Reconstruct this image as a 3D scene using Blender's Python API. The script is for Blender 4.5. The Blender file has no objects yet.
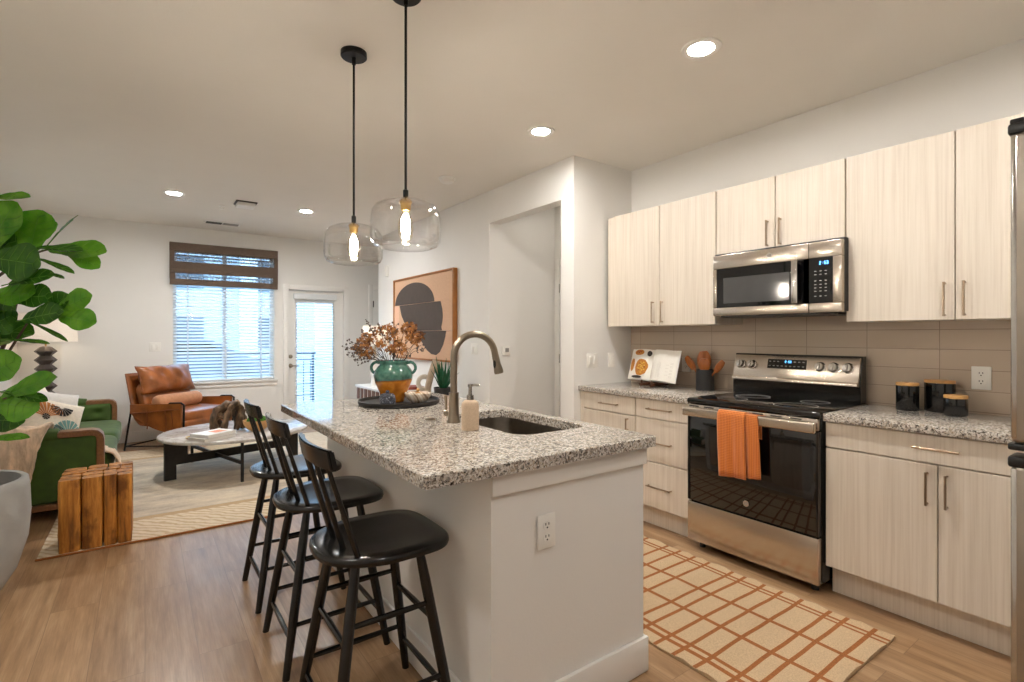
import bpy, bmesh, math, random
from mathutils import Vector, Matrix, noise
R = math.radians
PI = math.pi
scene = bpy.context.scene
COL = scene.collection
rng = random.Random(7)

# ------------------------------------------------------------------ camera, sky, exposure
CAM_H = 1.30
FPX = 512.0
VPX, HOR = 145.0, 336.0
PSI = math.atan((512 - VPX) / FPX)
cam_d = bpy.data.cameras.new('camera')
cam = bpy.data.objects.new('camera', cam_d)
COL.objects.link(cam)
cam.location = (0, 0, CAM_H)
cam.rotation_euler = (R(90), 0, -PSI)
cam_d.sensor_fit = 'HORIZONTAL'
cam_d.sensor_width = 36.0
cam_d.lens = 36.0 * FPX / 1024
cam_d.shift_y = (HOR - 341.0) / 1024
cam_d.clip_start = 0.05
cam_d.clip_end = 200
scene.camera = cam
scene.view_settings.view_transform = 'Standard'
scene.view_settings.look = 'None'
scene.view_settings.exposure = 0.72
scene.view_settings.gamma = 1.0
scene.view_settings.use_curve_mapping = False

world = bpy.data.worlds.new('sky')
scene.world = world
world.use_nodes = True
wn = world.node_tree
bgn = wn.nodes['Background']
tc = wn.nodes.new('ShaderNodeTexCoord')
sep = wn.nodes.new('ShaderNodeSeparateXYZ')
ramp = wn.nodes.new('ShaderNodeValToRGB')
ramp.color_ramp.elements[0].position = 0.0
ramp.color_ramp.elements[0].color = (0.62, 0.84, 1.0, 1)
ramp.color_ramp.elements[1].position = 0.7
ramp.color_ramp.elements[1].color = (0.38, 0.68, 1.0, 1)
wn.links.new(tc.outputs['Generated'], sep.inputs[0])
wn.links.new(sep.outputs['Z'], ramp.inputs[0])
wn.links.new(ramp.outputs[0], bgn.inputs['Color'])
SKY = 4.8
bgn.inputs['Strength'].default_value = SKY
DOWNLIGHT = 275.0     # radiance of the recessed lamps
BULB = 400.0         # radiance of the pendant filaments
SHADE = 5.0          # glow of the console lamp's bulb

def portal(name, loc, rot, sx, sy):
    d = bpy.data.lights.new(name, 'AREA')
    d.shape = 'RECTANGLE'; d.size = sx; d.size_y = sy
    d.cycles.is_portal = True
    o = bpy.data.objects.new(name, d); COL.objects.link(o)
    o.location = loc; o.rotation_euler = rot
portal('window_portal', (0.88, 7.99, 1.55), (R(-90), 0, 0), 1.3, 1.9)
portal('door_portal', (2.04, 7.99, 1.0), (R(-90), 0, 0), 0.8, 2.0)

# ------------------------------------------------------------------ materials
def lin(c):
    return tuple(((v / 255) / 12.92 if v / 255 <= 0.04045 else ((v / 255 + 0.055) / 1.055) ** 2.4) for v in c) + (1,)
MATS = {}
class NT:
    """small node helper"""
    def __init__(s, name):
        s.m = bpy.data.materials.new(name); s.m.use_nodes = True
        s.t = s.m.node_tree; s.b = s.t.nodes['Principled BSDF']; s.out = s.t.nodes['Material Output']
        MATS[name] = s.m
    def n(s, typ, **kw):
        nd = s.t.nodes.new(typ)
        for k, v in kw.items():
            if k.startswith('i_'):
                key = k[2:].replace('_', ' ')
                nd.inputs[key].default_value = v
            else: setattr(nd, k, v)
        return nd
    def l(s, a, b): s.t.links.new(a, b)
    def coords(s, scale=(1, 1, 1), rot=(0, 0, 0), kind='Object'):
        t = s.n('ShaderNodeTexCoord'); m = s.n('ShaderNodeMapping')
        m.inputs['Scale'].default_value = scale; m.inputs['Rotation'].default_value = rot
        s.l(t.outputs[kind], m.inputs[0]); return m.outputs[0]
    def noise(s, vec, scale, detail=4, rough=0.5):
        nd = s.n('ShaderNodeTexNoise'); nd.inputs['Scale'].default_value = scale
        nd.inputs['Detail'].default_value = detail; nd.inputs['Roughness'].default_value = rough
        s.l(vec, nd.inputs['Vector']); return nd.outputs['Fac']
    def ramp(s, fac, stops, interp='LINEAR'):
        nd = s.n('ShaderNodeValToRGB'); cr = nd.color_ramp; cr.interpolation = interp
        while len(cr.elements) < len(stops): cr.elements.new(0.5)
        for e, (p, c) in zip(cr.elements, stops):
            e.position = p; e.color = c
        s.l(fac, nd.inputs[0]); return nd.outputs[0]
    def mix(s, fac, a, b, mode='MIX'):
        nd = s.n('ShaderNodeMix'); nd.data_type = 'RGBA'; nd.blend_type = mode
        for i, v in ((0, fac), (6, a), (7, b)):
            if hasattr(v, 'is_linked') or hasattr(v, 'links'): s.l(v, nd.inputs[i])
            else: nd.inputs[i].default_value = v
        return nd.outputs[2]
    def bump(s, h, strength=0.2, dist=0.01):
        nd = s.n('ShaderNodeBump'); nd.inputs['Strength'].default_value = strength
        nd.inputs['Distance'].default_value = dist
        s.l(h, nd.inputs['Height']); s.l(nd.outputs[0], s.b.inputs['Normal'])
    def set(s, **kw):
        for k, v in kw.items():
            key = {'rough': 'Roughness', 'metal': 'Metallic', 'coat': 'Coat Weight', 'coat_rough': 'Coat Roughness', 'spec': 'Specular IOR Level',
                   'sheen': 'Sheen Weight', 'aniso': 'Anisotropic', 'trans': 'Transmission Weight', 'ior': 'IOR', 'alpha': 'Alpha', 'sss': 'Subsurface Weight'}[k]
            s.b.inputs[key].default_value = v
        return s
    def col(s, c):
        if hasattr(c, 'links'): s.l(c, s.b.inputs['Base Color'])
        else: s.b.inputs['Base Color'].default_value = c
        return s

def simple(name, c, rough=0.5, var=0.08, scale=20, metal=0, bump=0, bscale=80, stretch=(1, 1, 1), **kw):
    t = NT(name); v = t.coords(stretch)
    f = t.noise(v, scale)
    a = lin(c)
    dk = tuple(x * (1 - var) for x in a[:3]) + (1,); lt = tuple(min(1, x * (1 + var)) for x in a[:3]) + (1,)
    t.col(t.ramp(f, [(0.3, dk), (0.7, lt)])).set(rough=rough, metal=metal, **kw)
    if bump: t.bump(t.noise(v, bscale), bump, 0.005)
    return t.m

simple('wall_paint', (234, 232, 228), 0.7, 0.01, 3, bump=0.08, bscale=120)
simple('ceiling_paint', (229, 225, 218), 0.8, 0.01, 3, bump=0.10, bscale=90)
simple('trim_white', (236, 234, 230), 0.4, 0.01, 5)
simple('switch_white', (240, 238, 232), 0.35, 0.01, 5)
simple('black_wood', (20, 19, 18), 0.24, 0.25, 30, stretch=(6, 1, 6), spec=0.5)
simple('black_metal', (24, 23, 23), 0.4, 0.15, 30, metal=0.6)
simple('dark_iron', (44, 41, 39), 0.5, 0.15, 30, metal=0.5)
simple('black_plastic', (22, 21, 21), 0.35, 0.1, 30)
simple('black_enamel', (12, 12, 12), 0.12, 0.1, 20, spec=0.6)
simple('black_glass', (9, 9, 10), 0.04, 0.1, 10, spec=0.7)
simple('mesh_glass', (72, 72, 72), 0.08, 0.05, 10, spec=0.7)
simple('brass', (196, 160, 98), 0.28, 0.06, 40, metal=1)
simple('pull_bronze', (172, 152, 130), 0.3, 0.06, 40, metal=1)
simple('chrome', (205, 203, 200), 0.15, 0.03, 40, metal=1)
simple('brushed_nickel', (158, 146, 130), 0.3, 0.06, 60, metal=1, stretch=(8, 8, 1))
simple('soap_stone', (200, 176, 150), 0.7, 0.08, 160, bump=0.15, bscale=200)
simple('grey_print', (150, 148, 146), 0.7, 0.03, 20)
simple('key_print', (190, 190, 188), 0.5, 0.03, 20)
simple('paper', (240, 236, 228), 0.7, 0.02, 20)
simple('page_grey', (212, 206, 198), 0.7, 0.02, 20)
simple('food_orange', (196, 128, 48), 0.6, 0.4, 220)
simple('food_red', (150, 68, 34), 0.6, 0.4, 220)
simple('food_yellow', (222, 178, 78), 0.6, 0.3, 220)
simple('food_dark', (52, 44, 40), 0.6, 0.3, 120)
simple('towel_orange', (214, 118, 44), 0.9, 0.12, 60, sheen=0.4)
simple('utensil_wood', (164, 92, 36), 0.3, 0.3, 30, stretch=(1, 1, .3))
simple('dark_walnut', (84, 50, 30), 0.45, 0.3, 30)
simple('bamboo', (200, 152, 92), 0.45, 0.15, 40)
simple('crock_black', (44, 43, 43), 0.5, 0.08, 30)
simple('canister_black', (14, 14, 14), 0.1, 0.1, 10, spec=0.6)
simple('sofa_green', (54, 78, 14), 0.8, 0.28, 12, sheen=0.12, bump=0.05, bscale=200)
simple('sofa_wood', (122, 82, 50), 0.42, 0.22, 18, stretch=(4, 1, 4))
simple('leather', (146, 84, 38), 0.32, 0.38, 7, bump=0.35, bscale=16)
simple('leather_dark', (126, 64, 26), 0.36, 0.2, 12, bump=0.1, bscale=30)
simple('suede', (190, 134, 96), 0.85, 0.1, 30, sheen=0.1)
simple('fur', (206, 180, 154), 0.95, 0.3, 22, sheen=0.2, bump=0.9, bscale=90, stretch=(1, 1, .35))
simple('linen', (218, 208, 192), 0.9, 0.08, 60, bump=0.2, bscale=180)
simple('pillow_grey', (204, 200, 194), 0.9, 0.06, 50, bump=0.15, bscale=200)
simple('print_black', (34, 30, 30), 0.9, 0.1, 30)
simple('print_teal', (116, 158, 152), 0.9, 0.1, 30)
simple('print_tan', (178, 116, 62), 0.9, 0.1, 30)
simple('concrete', (166, 165, 162), 0.85, 0.10, 7, bump=0.25, bscale=60)
simple('soil', (44, 36, 30), 1.0, 0.4, 60, bump=0.6, bscale=70)
simple('bark', (74, 58, 42), 0.9, 0.3, 30, bump=0.4, bscale=60)
simple('moss', (64, 118, 30), 1.0, 0.4, 60, bump=0.8, bscale=90)
simple('aloe_green', (18, 84, 50), 0.5, 0.25, 20)
simple('flower_brown', (158, 104, 52), 0.9, 0.35, 40)
simple('flower_rust', (108, 62, 30), 0.9, 0.35, 40)
simple('flower_grey', (98, 86, 80), 0.9, 0.25, 40)
simple('stem_brown', (74, 62, 52), 0.9, 0.2, 40)
simple('white_ceramic', (234, 230, 224), 0.4, 0.03, 20)
simple('ring_clay', (206, 196, 182), 0.8, 0.08, 40, bump=0.2, bscale=100)
simple('tan_clay', (186, 166, 144), 0.8, 0.08, 30, bump=0.2, bscale=100)
simple('tray_dark', (30, 27, 25), 0.5, 0.2, 30)
simple('cover_white', (236, 234, 232), 0.5, 0.02, 20)
simple('cover_peach', (226, 150, 116), 0.5, 0.05, 20)
simple('cover_teal', (38, 108, 108), 0.5, 0.05, 20)
simple('cover_red', (150, 66, 48), 0.5, 0.05, 20)
simple('art_ground', (208, 170, 140), 0.85, 0.05, 60, bump=0.1, bscale=200)
simple('art_lamplit', (222, 182, 156), 0.85, 0.04, 60)
simple('art_dark', (78, 68, 62), 0.85, 0.07, 20, bump=0.1, bscale=200)
simple('frame_oak', (160, 102, 46), 0.45, 0.15, 20, stretch=(4, 4, 1))
simple('lamp_bronze', (78, 70, 66), 0.42, 0.15, 24, metal=0.3)
simple('walnut_slat', (104, 66, 48), 0.5, 0.2, 20)
simple('deck_board', (150, 150, 148), 0.8, 0.1, 10, stretch=(1, 8, 1))
simple('rail_grey', (64, 76, 88), 0.5, 0.1, 20)
simple('siding', (214, 222, 232), 0.7, 0.03, 10)
simple('building_grey', (176, 186, 196), 0.8, 0.06, 2)
simple('building_white', (232, 236, 240), 0.8, 0.03, 2)
simple('car_paint', (64, 84, 106), 0.3, 0.05, 4, coat=0.5)
simple('tyre', (24, 24, 25), 0.8, 0.1, 20)
simple('asphalt', (150, 152, 156), 0.9, 0.1, 6)
simple('slat_white', (226, 230, 232), 0.5, 0.01, 10)
simple('fridge_side', (64, 62, 60), 0.45, 0.08, 20)
simple('sink_steel', (126, 118, 108), 0.3, 0.08, 40, metal=1)
simple('dispenser_steel', (180, 174, 166), 0.22, 0.06, 40, metal=1)

def stainless(name, c, rough, stretch):
    t = NT(name); v = t.coords(stretch); f = t.noise(v, 6, 5, .6)
    a = lin(c); t.col(t.ramp(f, [(0.25, tuple(x * .97 for x in a[:3]) + (1,)), (0.75, tuple(min(1, x * 1.03) for x in a[:3]) + (1,))]))
    t.set(metal=1.0, rough=rough)
    r = t.ramp(f, [(0.2, (rough - .02,) * 3 + (1,)), (0.8, (rough + .03,) * 3 + (1,))]); t.l(r, t.b.inputs['Roughness'])
stainless('stainless', (196, 186, 174), 0.24, (2, 2, 160))
stainless('stainless_fridge', (170, 160, 148), 0.3, (1, 60, 1))

def leafmat(name, c, c2):
    t = NT(name); v = t.coords(); f = t.noise(v, 14, 3)
    cc = t.ramp(f, [(0.3, lin(c)), (0.7, lin(c2))]); t.col(cc)
    t.set(rough=0.26, spec=0.5)
    tr = t.n('ShaderNodeBsdfTranslucent'); t.l(cc, tr.inputs['Color'])
    ms = t.n('ShaderNodeMixShader'); ms.inputs[0].default_value = 0.35
    t.l(t.b.outputs[0], ms.inputs[1]); t.l(tr.outputs[0], ms.inputs[2]); t.l(ms.outputs[0], t.out.inputs['Surface'])
leafmat('leaf_green', (62, 124, 24), (104, 158, 42))
leafmat('leaf_dark', (36, 80, 18), (64, 112, 28))

leafmat('leaf_vein', (84, 134, 44), (104, 150, 58))

def glassmat(name, tint, base, edge):
    t = NT(name)
    lw = t.n('ShaderNodeLayerWeight'); lw.inputs['Blend'].default_value = 0.18
    mr = t.n('ShaderNodeMapRange'); mr.inputs[3].default_value = base; mr.inputs[4].default_value = edge
    t.l(lw.outputs['Facing'], mr.inputs[0])
    tr = t.n('ShaderNodeBsdfTransparent'); tr.inputs[0].default_value = tint
    gl = t.n('ShaderNodeBsdfGlossy'); gl.inputs['Roughness'].default_value = 0.02
    ms = t.n('ShaderNodeMixShader'); t.l(mr.outputs[0], ms.inputs[0])
    t.l(tr.outputs[0], ms.inputs[1]); t.l(gl.outputs[0], ms.inputs[2]); t.l(ms.outputs[0], t.out.inputs['Surface'])
glassmat('clear_glass', (1, 1, 1, 1), 0.0, 0.85)
glassmat('window_glass', (0.93, 0.97, 1.0, 1), 0.03, 0.5)
glassmat('bulb_glass', (1.0, 0.96, 0.88, 1), 0.03, 0.35)

def emis(name, c, s):
    t = NT(name); t.col(c); t.b.inputs['Emission Color'].default_value = c; t.b.inputs['Emission Strength'].default_value = s
emis('downlight_lens', (1.0, 0.965, 0.915, 1), DOWNLIGHT)
emis('living_lens', (1.0, 0.985, 0.96, 1), DOWNLIGHT * 1.9)
emis('hall_fill_lens', (1.0, 0.94, 0.86, 1), DOWNLIGHT * .11)
emis('filament', (1.0, 0.94, 0.86, 1), BULB)
emis('lamp_bulb', (1.0, 0.82, 0.62, 1), 26.0)
emis('clock_blue', (0.15, 0.55, 1.0, 1), 2.5)

def shademat():
    t = NT('lamp_shade_linen'); v = t.coords((1, 1, 1)); f = t.noise(v, 120, 3)
    cc = t.ramp(f, [(0.3, lin((240, 236, 230))), (0.7, lin((250, 247, 242)))]); t.col(cc); t.set(rough=0.9)
    tr = t.n('ShaderNodeBsdfTranslucent'); t.l(cc, tr.inputs['Color'])
    ms = t.n('ShaderNodeMixShader'); ms.inputs[0].default_value = 0.5
    t.l(t.b.outputs[0], ms.inputs[1]); t.l(tr.outputs[0], ms.inputs[2]); t.l(ms.outputs[0], t.out.inputs['Surface'])
shademat()

def floor_mat():
    t = NT('oak_planks'); tcn = t.n('ShaderNodeTexCoord'); sp = t.n('ShaderNodeSeparateXYZ'); cb = t.n('ShaderNodeCombineXYZ')
    t.l(tcn.outputs['Object'], sp.inputs[0]); t.l(sp.outputs['Y'], cb.inputs['X']); t.l(sp.outputs['X'], cb.inputs['Y'])
    br = t.n('ShaderNodeTexBrick'); br.offset = 0.37; br.offset_frequency = 2
    br.inputs['Scale'].default_value = 1; br.inputs['Mortar Size'].default_value = 0.0012; br.inputs['Brick Width'].default_value = 1.22
    br.inputs['Row Height'].default_value = 0.18; br.inputs['Bias'].default_value = 0; br.inputs['Mortar Smooth'].default_value = 0.1
    br.inputs['Color1'].default_value = (0, 0, 0, 1); br.inputs['Color2'].default_value = (1, 1, 1, 1); br.inputs['Mortar'].default_value = (0.5, 0.5, 0.5, 1)
    t.l(cb.outputs[0], br.inputs['Vector'])
    # offset the grain per plank
    add = t.n('ShaderNodeVectorMath'); add.operation = 'ADD'
    sc = t.n('ShaderNodeVectorMath'); sc.operation = 'SCALE'; sc.inputs['Scale'].default_value = 7
    t.l(br.outputs['Color'], sc.inputs[0]); t.l(cb.outputs[0], add.inputs[0]); t.l(sc.outputs[0], add.inputs[1])
    mp = t.n('ShaderNodeMapping'); mp.inputs['Scale'].default_value = (0.9, 9, 1); t.l(add.outputs[0], mp.inputs[0])
    g1 = t.noise(mp.outputs[0], 2.2, 8, .65)
    mp2 = t.n('ShaderNodeMapping'); mp2.inputs['Scale'].default_value = (3, 90, 1); t.l(add.outputs[0], mp2.inputs[0])
    g2 = t.noise(mp2.outputs[0], 2.0, 4, .6)
    base = t.ramp(br.outputs['Color'], [(0.0, lin((150, 115, 80))), (0.5, lin((166, 130, 92))), (1.0, lin((180, 144, 104)))])
    grain = t.ramp(g1, [(0.28, lin((118, 86, 60))), (0.5, lin((170, 136, 102))), (0.74, lin((206, 176, 142)))])
    m1 = t.mix(0.65, base, grain)
    fine = t.ramp(g2, [(0.33, (0.80, 0.78, 0.76, 1)), (0.6, (1, 1, 1, 1))])
    m2 = t.mix(0.8, m1, fine, 'MULTIPLY')
    gap = t.mix(br.outputs['Fac'], m2, lin((132, 102, 74)))
    t.col(gap); t.set(rough=0.30, spec=0.5)
    t.bump(g2, 0.04, 0.002)
floor_mat()

def granite_mat():
    t = NT('granite'); v = t.coords()
    w = t.n('ShaderNodeTexNoise'); w.inputs['Scale'].default_value = 60; w.inputs['Detail'].default_value = 3; t.l(v, w.inputs['Vector'])
    va = t.n('ShaderNodeVectorMath'); va.operation = 'MULTIPLY_ADD'; va.inputs[1].default_value = (0.02, 0.02, 0.02)
    t.l(w.outputs['Color'], va.inputs[0]); t.l(v, va.inputs[2])
    vo = t.n('ShaderNodeTexVoronoi'); vo.inputs['Scale'].default_value = 150; t.l(va.outputs[0], vo.inputs['Vector'])
    s1 = t.n('ShaderNodeSeparateColor'); t.l(vo.outputs['Color'], s1.inputs[0])
    c1 = t.ramp(s1.outputs[0], [(0.0, lin((34, 29, 26))), (0.16, lin((92, 78, 66))), (0.29, lin((148, 137, 126))), (0.42, lin((202, 195, 185))), (0.64, lin((222, 217, 209))), (0.86, lin((178, 160, 138)))], 'CONSTANT')
    vo2 = t.n('ShaderNodeTexVoronoi'); vo2.inputs['Scale'].default_value = 300; t.l(va.outputs[0], vo2.inputs['Vector'])
    s2 = t.n('ShaderNodeSeparateColor'); t.l(vo2.outputs['Color'], s2.inputs[0])
    c2 = t.ramp(s2.outputs[0], [(0.0, lin((44, 38, 34))), (0.2, lin((140, 129, 118))), (0.42, lin((216, 210, 202)))], 'CONSTANT')
    t.col(t.mix(0.35, c1, c2)); t.set(rough=0.07, spec=0.5)
granite_mat()

def laminate_mat():
    t = NT('cabinet_laminate'); v = t.coords((60, 60, 1.2)); f = t.noise(v, 1.6, 6, .6)
    v2 = t.coords((14, 14, .6)); g = t.noise(v2, 1.2, 4)
    a = t.ramp(f, [(0.3, lin((211, 198, 182))), (0.52, lin((223, 212, 197))), (0.75, lin((230, 220, 207)))])
    b = t.ramp(g, [(0.3, (0.95, 0.945, 0.94, 1)), (0.65, (1, 1, 1, 1))])
    t.col(t.mix(1.0, a, b, 'MULTIPLY')); t.set(rough=0.45); t.bump(f, 0.04, 0.002)
laminate_mat()

def tile_mat():
    t = NT('backsplash_tile'); tcn = t.n('ShaderNodeTexCoord'); sp = t.n('ShaderNodeSeparateXYZ'); cb = t.n('ShaderNodeCombineXYZ')
    t.l(tcn.outputs['Object'], sp.inputs[0])
    ax = t.n('ShaderNodeMath'); ax.operation = 'ADD'; ax.inputs[1].default_value = 0.1185; t.l(sp.outputs['Y'], ax.inputs[0])
    az = t.n('ShaderNodeMath'); az.operation = 'ADD'; az.inputs[1].default_value = 0.101; t.l(sp.outputs['Z'], az.inputs[0])
    t.l(ax.outputs[0], cb.inputs['X']); t.l(az.outputs[0], cb.inputs['Y'])
    br = t.n('ShaderNodeTexBrick'); br.offset = 0.0
    br.inputs['Scale'].default_value = 1; br.inputs['Mortar Size'].default_value = 0.0016; br.inputs['Brick Width'].default_value = 0.3285
    br.inputs['Row Height'].default_value = 0.1025; br.inputs['Bias'].default_value = 0; br.inputs['Mortar Smooth'].default_value = 0.2
    br.inputs['Color1'].default_value = lin((194, 177, 158)); br.inputs['Color2'].default_value = lin((198, 181, 162)); br.inputs['Mortar'].default_value = lin((150, 136, 122))
    t.l(cb.outputs[0], br.inputs['Vector']); t.col(br.outputs['Color']); t.set(rough=0.14, spec=0.5)
    inv = t.n('ShaderNodeMath'); inv.operation = 'SUBTRACT'; inv.inputs[0].default_value = 1; t.l(br.outputs['Fac'], inv.inputs[1])
    t.bump(inv.outputs[0], 0.5, 0.002)
tile_mat()

def marble_mat():
    t = NT('marble'); v = t.coords(); f = t.noise(v, 3.2, 10, .7); g = t.noise(v, 16, 8, .7)
    a = t.ramp(f, [(0.38, lin((214, 210, 206))), (0.49, lin((176, 168, 162))), (0.53, lin((206, 202, 198))), (0.7, lin((226, 223, 220)))])
    b = t.ramp(g, [(0.35, (0.8, 0.78, 0.77, 1)), (0.6, (1, 1, 1, 1))])
    t.col(t.mix(0.8, a, b, 'MULTIPLY')); t.set(rough=0.2)
marble_mat()
def onyx_mat():
    t = NT('banded_marble'); v = t.coords((1, 1, 1), (0.5, 0.6, 0.3))
    w = t.n('ShaderNodeTexWave'); w.inputs['Scale'].default_value = 7; w.inputs['Distortion'].default_value = 5; w.inputs['Detail'].default_value = 3; t.l(v, w.inputs[0])
    t.col(t.ramp(w.outputs['Fac'], [(0.0, lin((150, 124, 100))), (0.3, lin((226, 214, 198))), (0.7, lin((204, 180, 152))), (1, lin((238, 230, 220)))])); t.set(rough=0.25)
onyx_mat()
def speckle_mat():
    t = NT('speckled_stone'); v = t.coords(); vo = t.n('ShaderNodeTexVoronoi'); vo.inputs['Scale'].default_value = 170; t.l(v, vo.inputs['Vector'])
    s1 = t.n('ShaderNodeSeparateColor'); t.l(vo.outputs['Color'], s1.inputs[0])
    t.col(t.ramp(s1.outputs[0], [(0.0, lin((50, 52, 60))), (0.6, lin((76, 80, 92))), (0.88, lin((140, 144, 154)))], 'CONSTANT')); t.set(rough=0.5)
speckle_mat()
def vase_mat():
    t = NT('vase_glaze'); v = t.coords(); sp = t.n('ShaderNodeSeparateXYZ'); t.l(v, sp.inputs[0])
    nz = t.noise(v, 6, 2)
    m = t.n('ShaderNodeMath'); m.operation = 'MULTIPLY_ADD'; m.inputs[1].default_value = 0.03; t.l(nz, m.inputs[0]); t.l(sp.outputs['Z'], m.inputs[2])
    sx = t.n('ShaderNodeMath'); sx.operation = 'MULTIPLY_ADD'; sx.inputs[1].default_value = -0.06; t.l(sp.outputs['X'], sx.inputs[0]); t.l(m.outputs[0], sx.inputs[2])
    f2 = t.noise(v, 30, 4)
    gr = t.ramp(f2, [(0.3, lin((34, 78, 68))), (0.7, lin((74, 120, 106)))]); og = t.ramp(f2, [(0.3, lin((172, 100, 26))), (0.7, lin((210, 138, 46)))])
    k = t.ramp(sx.outputs[0], [(0.0, (0, 0, 0, 1)), (0.1405, (0, 0, 0, 1)), (0.1425, (1, 1, 1, 1))])
    dk = t.ramp(sx.outputs[0], [(0.134, (1, 1, 1, 1)), (0.140, (0.25, 0.2, 0.15, 1)), (0.146, (1, 1, 1, 1))])
    t.col(t.mix(1.0, t.mix(k, og, gr), dk, 'MULTIPLY')); t.set(rough=0.14, coat=0.4)
vase_mat()
def log_mat():
    t = NT('teak_log'); v = t.coords((26, 26, 2.2)); f = t.noise(v, 1.0, 8, .65)
    v2 = t.coords((6, 6, 3)); g = t.noise(v2, 1.5, 5, .6)
    a = t.ramp(f, [(0.30, lin((88, 50, 16))), (0.46, lin((172, 108, 40))), (0.66, lin((222, 156, 70)))])
    b = t.ramp(g, [(0.40, (0.30, 0.24, 0.18, 1)), (0.50, (1, 1, 1, 1))])
    t.col(t.mix(0.75, a, b, 'MULTIPLY')); t.set(rough=0.42); t.bump(f, 0.35, 0.006)
log_mat()
def drift_mat():
    t = NT('driftwood'); v = t.coords((14, 14, 5)); f = t.noise(v, 1.6, 8, .65)
    t.col(t.ramp(f, [(0.34, lin((34, 26, 20))), (0.52, lin((96, 72, 50))), (0.72, lin((158, 128, 98)))])); t.set(rough=0.6); t.bump(f, 0.4, 0.005)
drift_mat()
def rug_mat():
    t = NT('woven_rug'); v = t.coords()
    w = t.n('ShaderNodeTexWave'); w.wave_type = 'BANDS'; w.bands_direction = 'DIAGONAL'; w.inputs['Scale'].default_value = 9.0; w.inputs['Distortion'].default_value = 5.0; w.inputs['Detail'].default_value = 2; t.l(v, w.inputs[0])
    f = t.noise(v, 40, 5, .7); g = t.noise(t.coords((1.0, 3.0, 1)), 2.2, 5, .6)
    a = t.ramp(w.outputs['Fac'], [(0.12, lin((206, 182, 150))), (0.45, lin((226, 208, 180))), (0.85, lin((230, 214, 190)))])
    b = t.ramp(g, [(0.32, lin((176, 164, 150))), (0.62, lin((220, 206, 184)))])
    sp = t.n('ShaderNodeSeparateXYZ'); t.l(v, sp.inputs[0])
    def band(o, lo, hi):
        a_ = t.n('ShaderNodeMath'); a_.operation = 'GREATER_THAN'; a_.inputs[1].default_value = lo; t.l(sp.outputs[o], a_.inputs[0])
        b_ = t.n('ShaderNodeMath'); b_.operation = 'LESS_THAN'; b_.inputs[1].default_value = hi; t.l(sp.outputs[o], b_.inputs[0])
        c_ = t.n('ShaderNodeMath'); c_.operation = 'MULTIPLY'; t.l(a_.outputs[0], c_.inputs[0]); t.l(b_.outputs[0], c_.inputs[1]); return c_.outputs[0]
    inner = t.n('ShaderNodeMath'); inner.operation = 'MULTIPLY'; t.l(band('X', -0.85, 0.85), inner.inputs[0]); t.l(band('Y', -1.05, 1.05), inner.inputs[1])
    frame = t.n('ShaderNodeMath'); frame.operation = 'MULTIPLY'; t.l(band('X', -0.92, 0.92), frame.inputs[0]); t.l(band('Y', -1.12, 1.12), frame.inputs[1])
    m1 = t.mix(frame.outputs[0], a, lin((196, 168, 132)))
    m2 = t.mix(inner.outputs[0], m1, b)
    fine = t.ramp(f, [(0.3, (0.84, 0.82, 0.8, 1)), (0.7, (1, 1, 1, 1))])
    t.col(t.mix(1.0, m2, fine, 'MULTIPLY')); t.set(rough=0.95); t.bump(f, 0.5, 0.006)
rug_mat()
simple('runner_cream', (204, 177, 142), 0.95, 0.14, 180, bump=0.6, bscale=260)
simple('runner_rust', (160, 98, 50), 0.95, 0.2, 160, bump=0.6, bscale=220)
def waffle():
    t = NT('waffle_orange'); v = t.coords((1, 1, 1)); sp = t.n('ShaderNodeSeparateXYZ'); t.l(v, sp.inputs[0])
    hs = []
    for o in ('Y', 'Z'):
        m = t.n('ShaderNodeMath'); m.operation = 'MULTIPLY'; m.inputs[1].default_value = 2 * PI / 0.009; t.l(sp.outputs[o], m.inputs[0])
        s = t.n('ShaderNodeMath'); s.operation = 'SINE'; t.l(m.outputs[0], s.inputs[0]); hs.append(s.outputs[0])
    mx = t.n('ShaderNodeMath'); mx.operation = 'MAXIMUM'; t.l(hs[0], mx.inputs[0]); t.l(hs[1], mx.inputs[1])
    t.col(t.ramp(mx.outputs[0], [(0.0, lin((186, 92, 24))), (1.0, lin((230, 136, 58)))])); t.set(rough=0.9, sheen=0.3); t.bump(mx.outputs[0], 0.5, 0.003)
waffle()
def woven(name, sheer):
    t = NT(name); v = t.coords((18, 1, 240)); f = t.noise(v, 1.6, 4, .6); v2 = t.coords((180, 1, 10)); g = t.noise(v2, 1.6, 3, .6)
    c = t.ramp(f, [(0.3, lin((84, 70, 60))), (0.7, lin((122, 104, 90)))]); t.col(c); t.set(rough=0.9)
    if sheer:
        mx = t.n('ShaderNodeMath'); mx.operation = 'ADD'; t.l(f, mx.inputs[0]); t.l(g, mx.inputs[1])
        mh = t.n('ShaderNodeMath'); mh.operation = 'MULTIPLY'; mh.inputs[1].default_value = 0.5; t.l(mx.outputs[0], mh.inputs[0])
        k = t.ramp(mh.outputs[0], [(0.47, (0.05,) * 3 + (1,)), (0.58, (0.92,) * 3 + (1,))])
        tr = t.n('ShaderNodeBsdfTransparent'); ms = t.n('ShaderNodeMixShader')
        t.l(k, ms.inputs[0]); t.l(tr.outputs[0], ms.inputs[1]); t.l(t.b.outputs[0], ms.inputs[2]); t.l(ms.outputs[0], t.out.inputs['Surface'])
woven('woven_brown', False); woven('woven_sheer', True)

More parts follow.
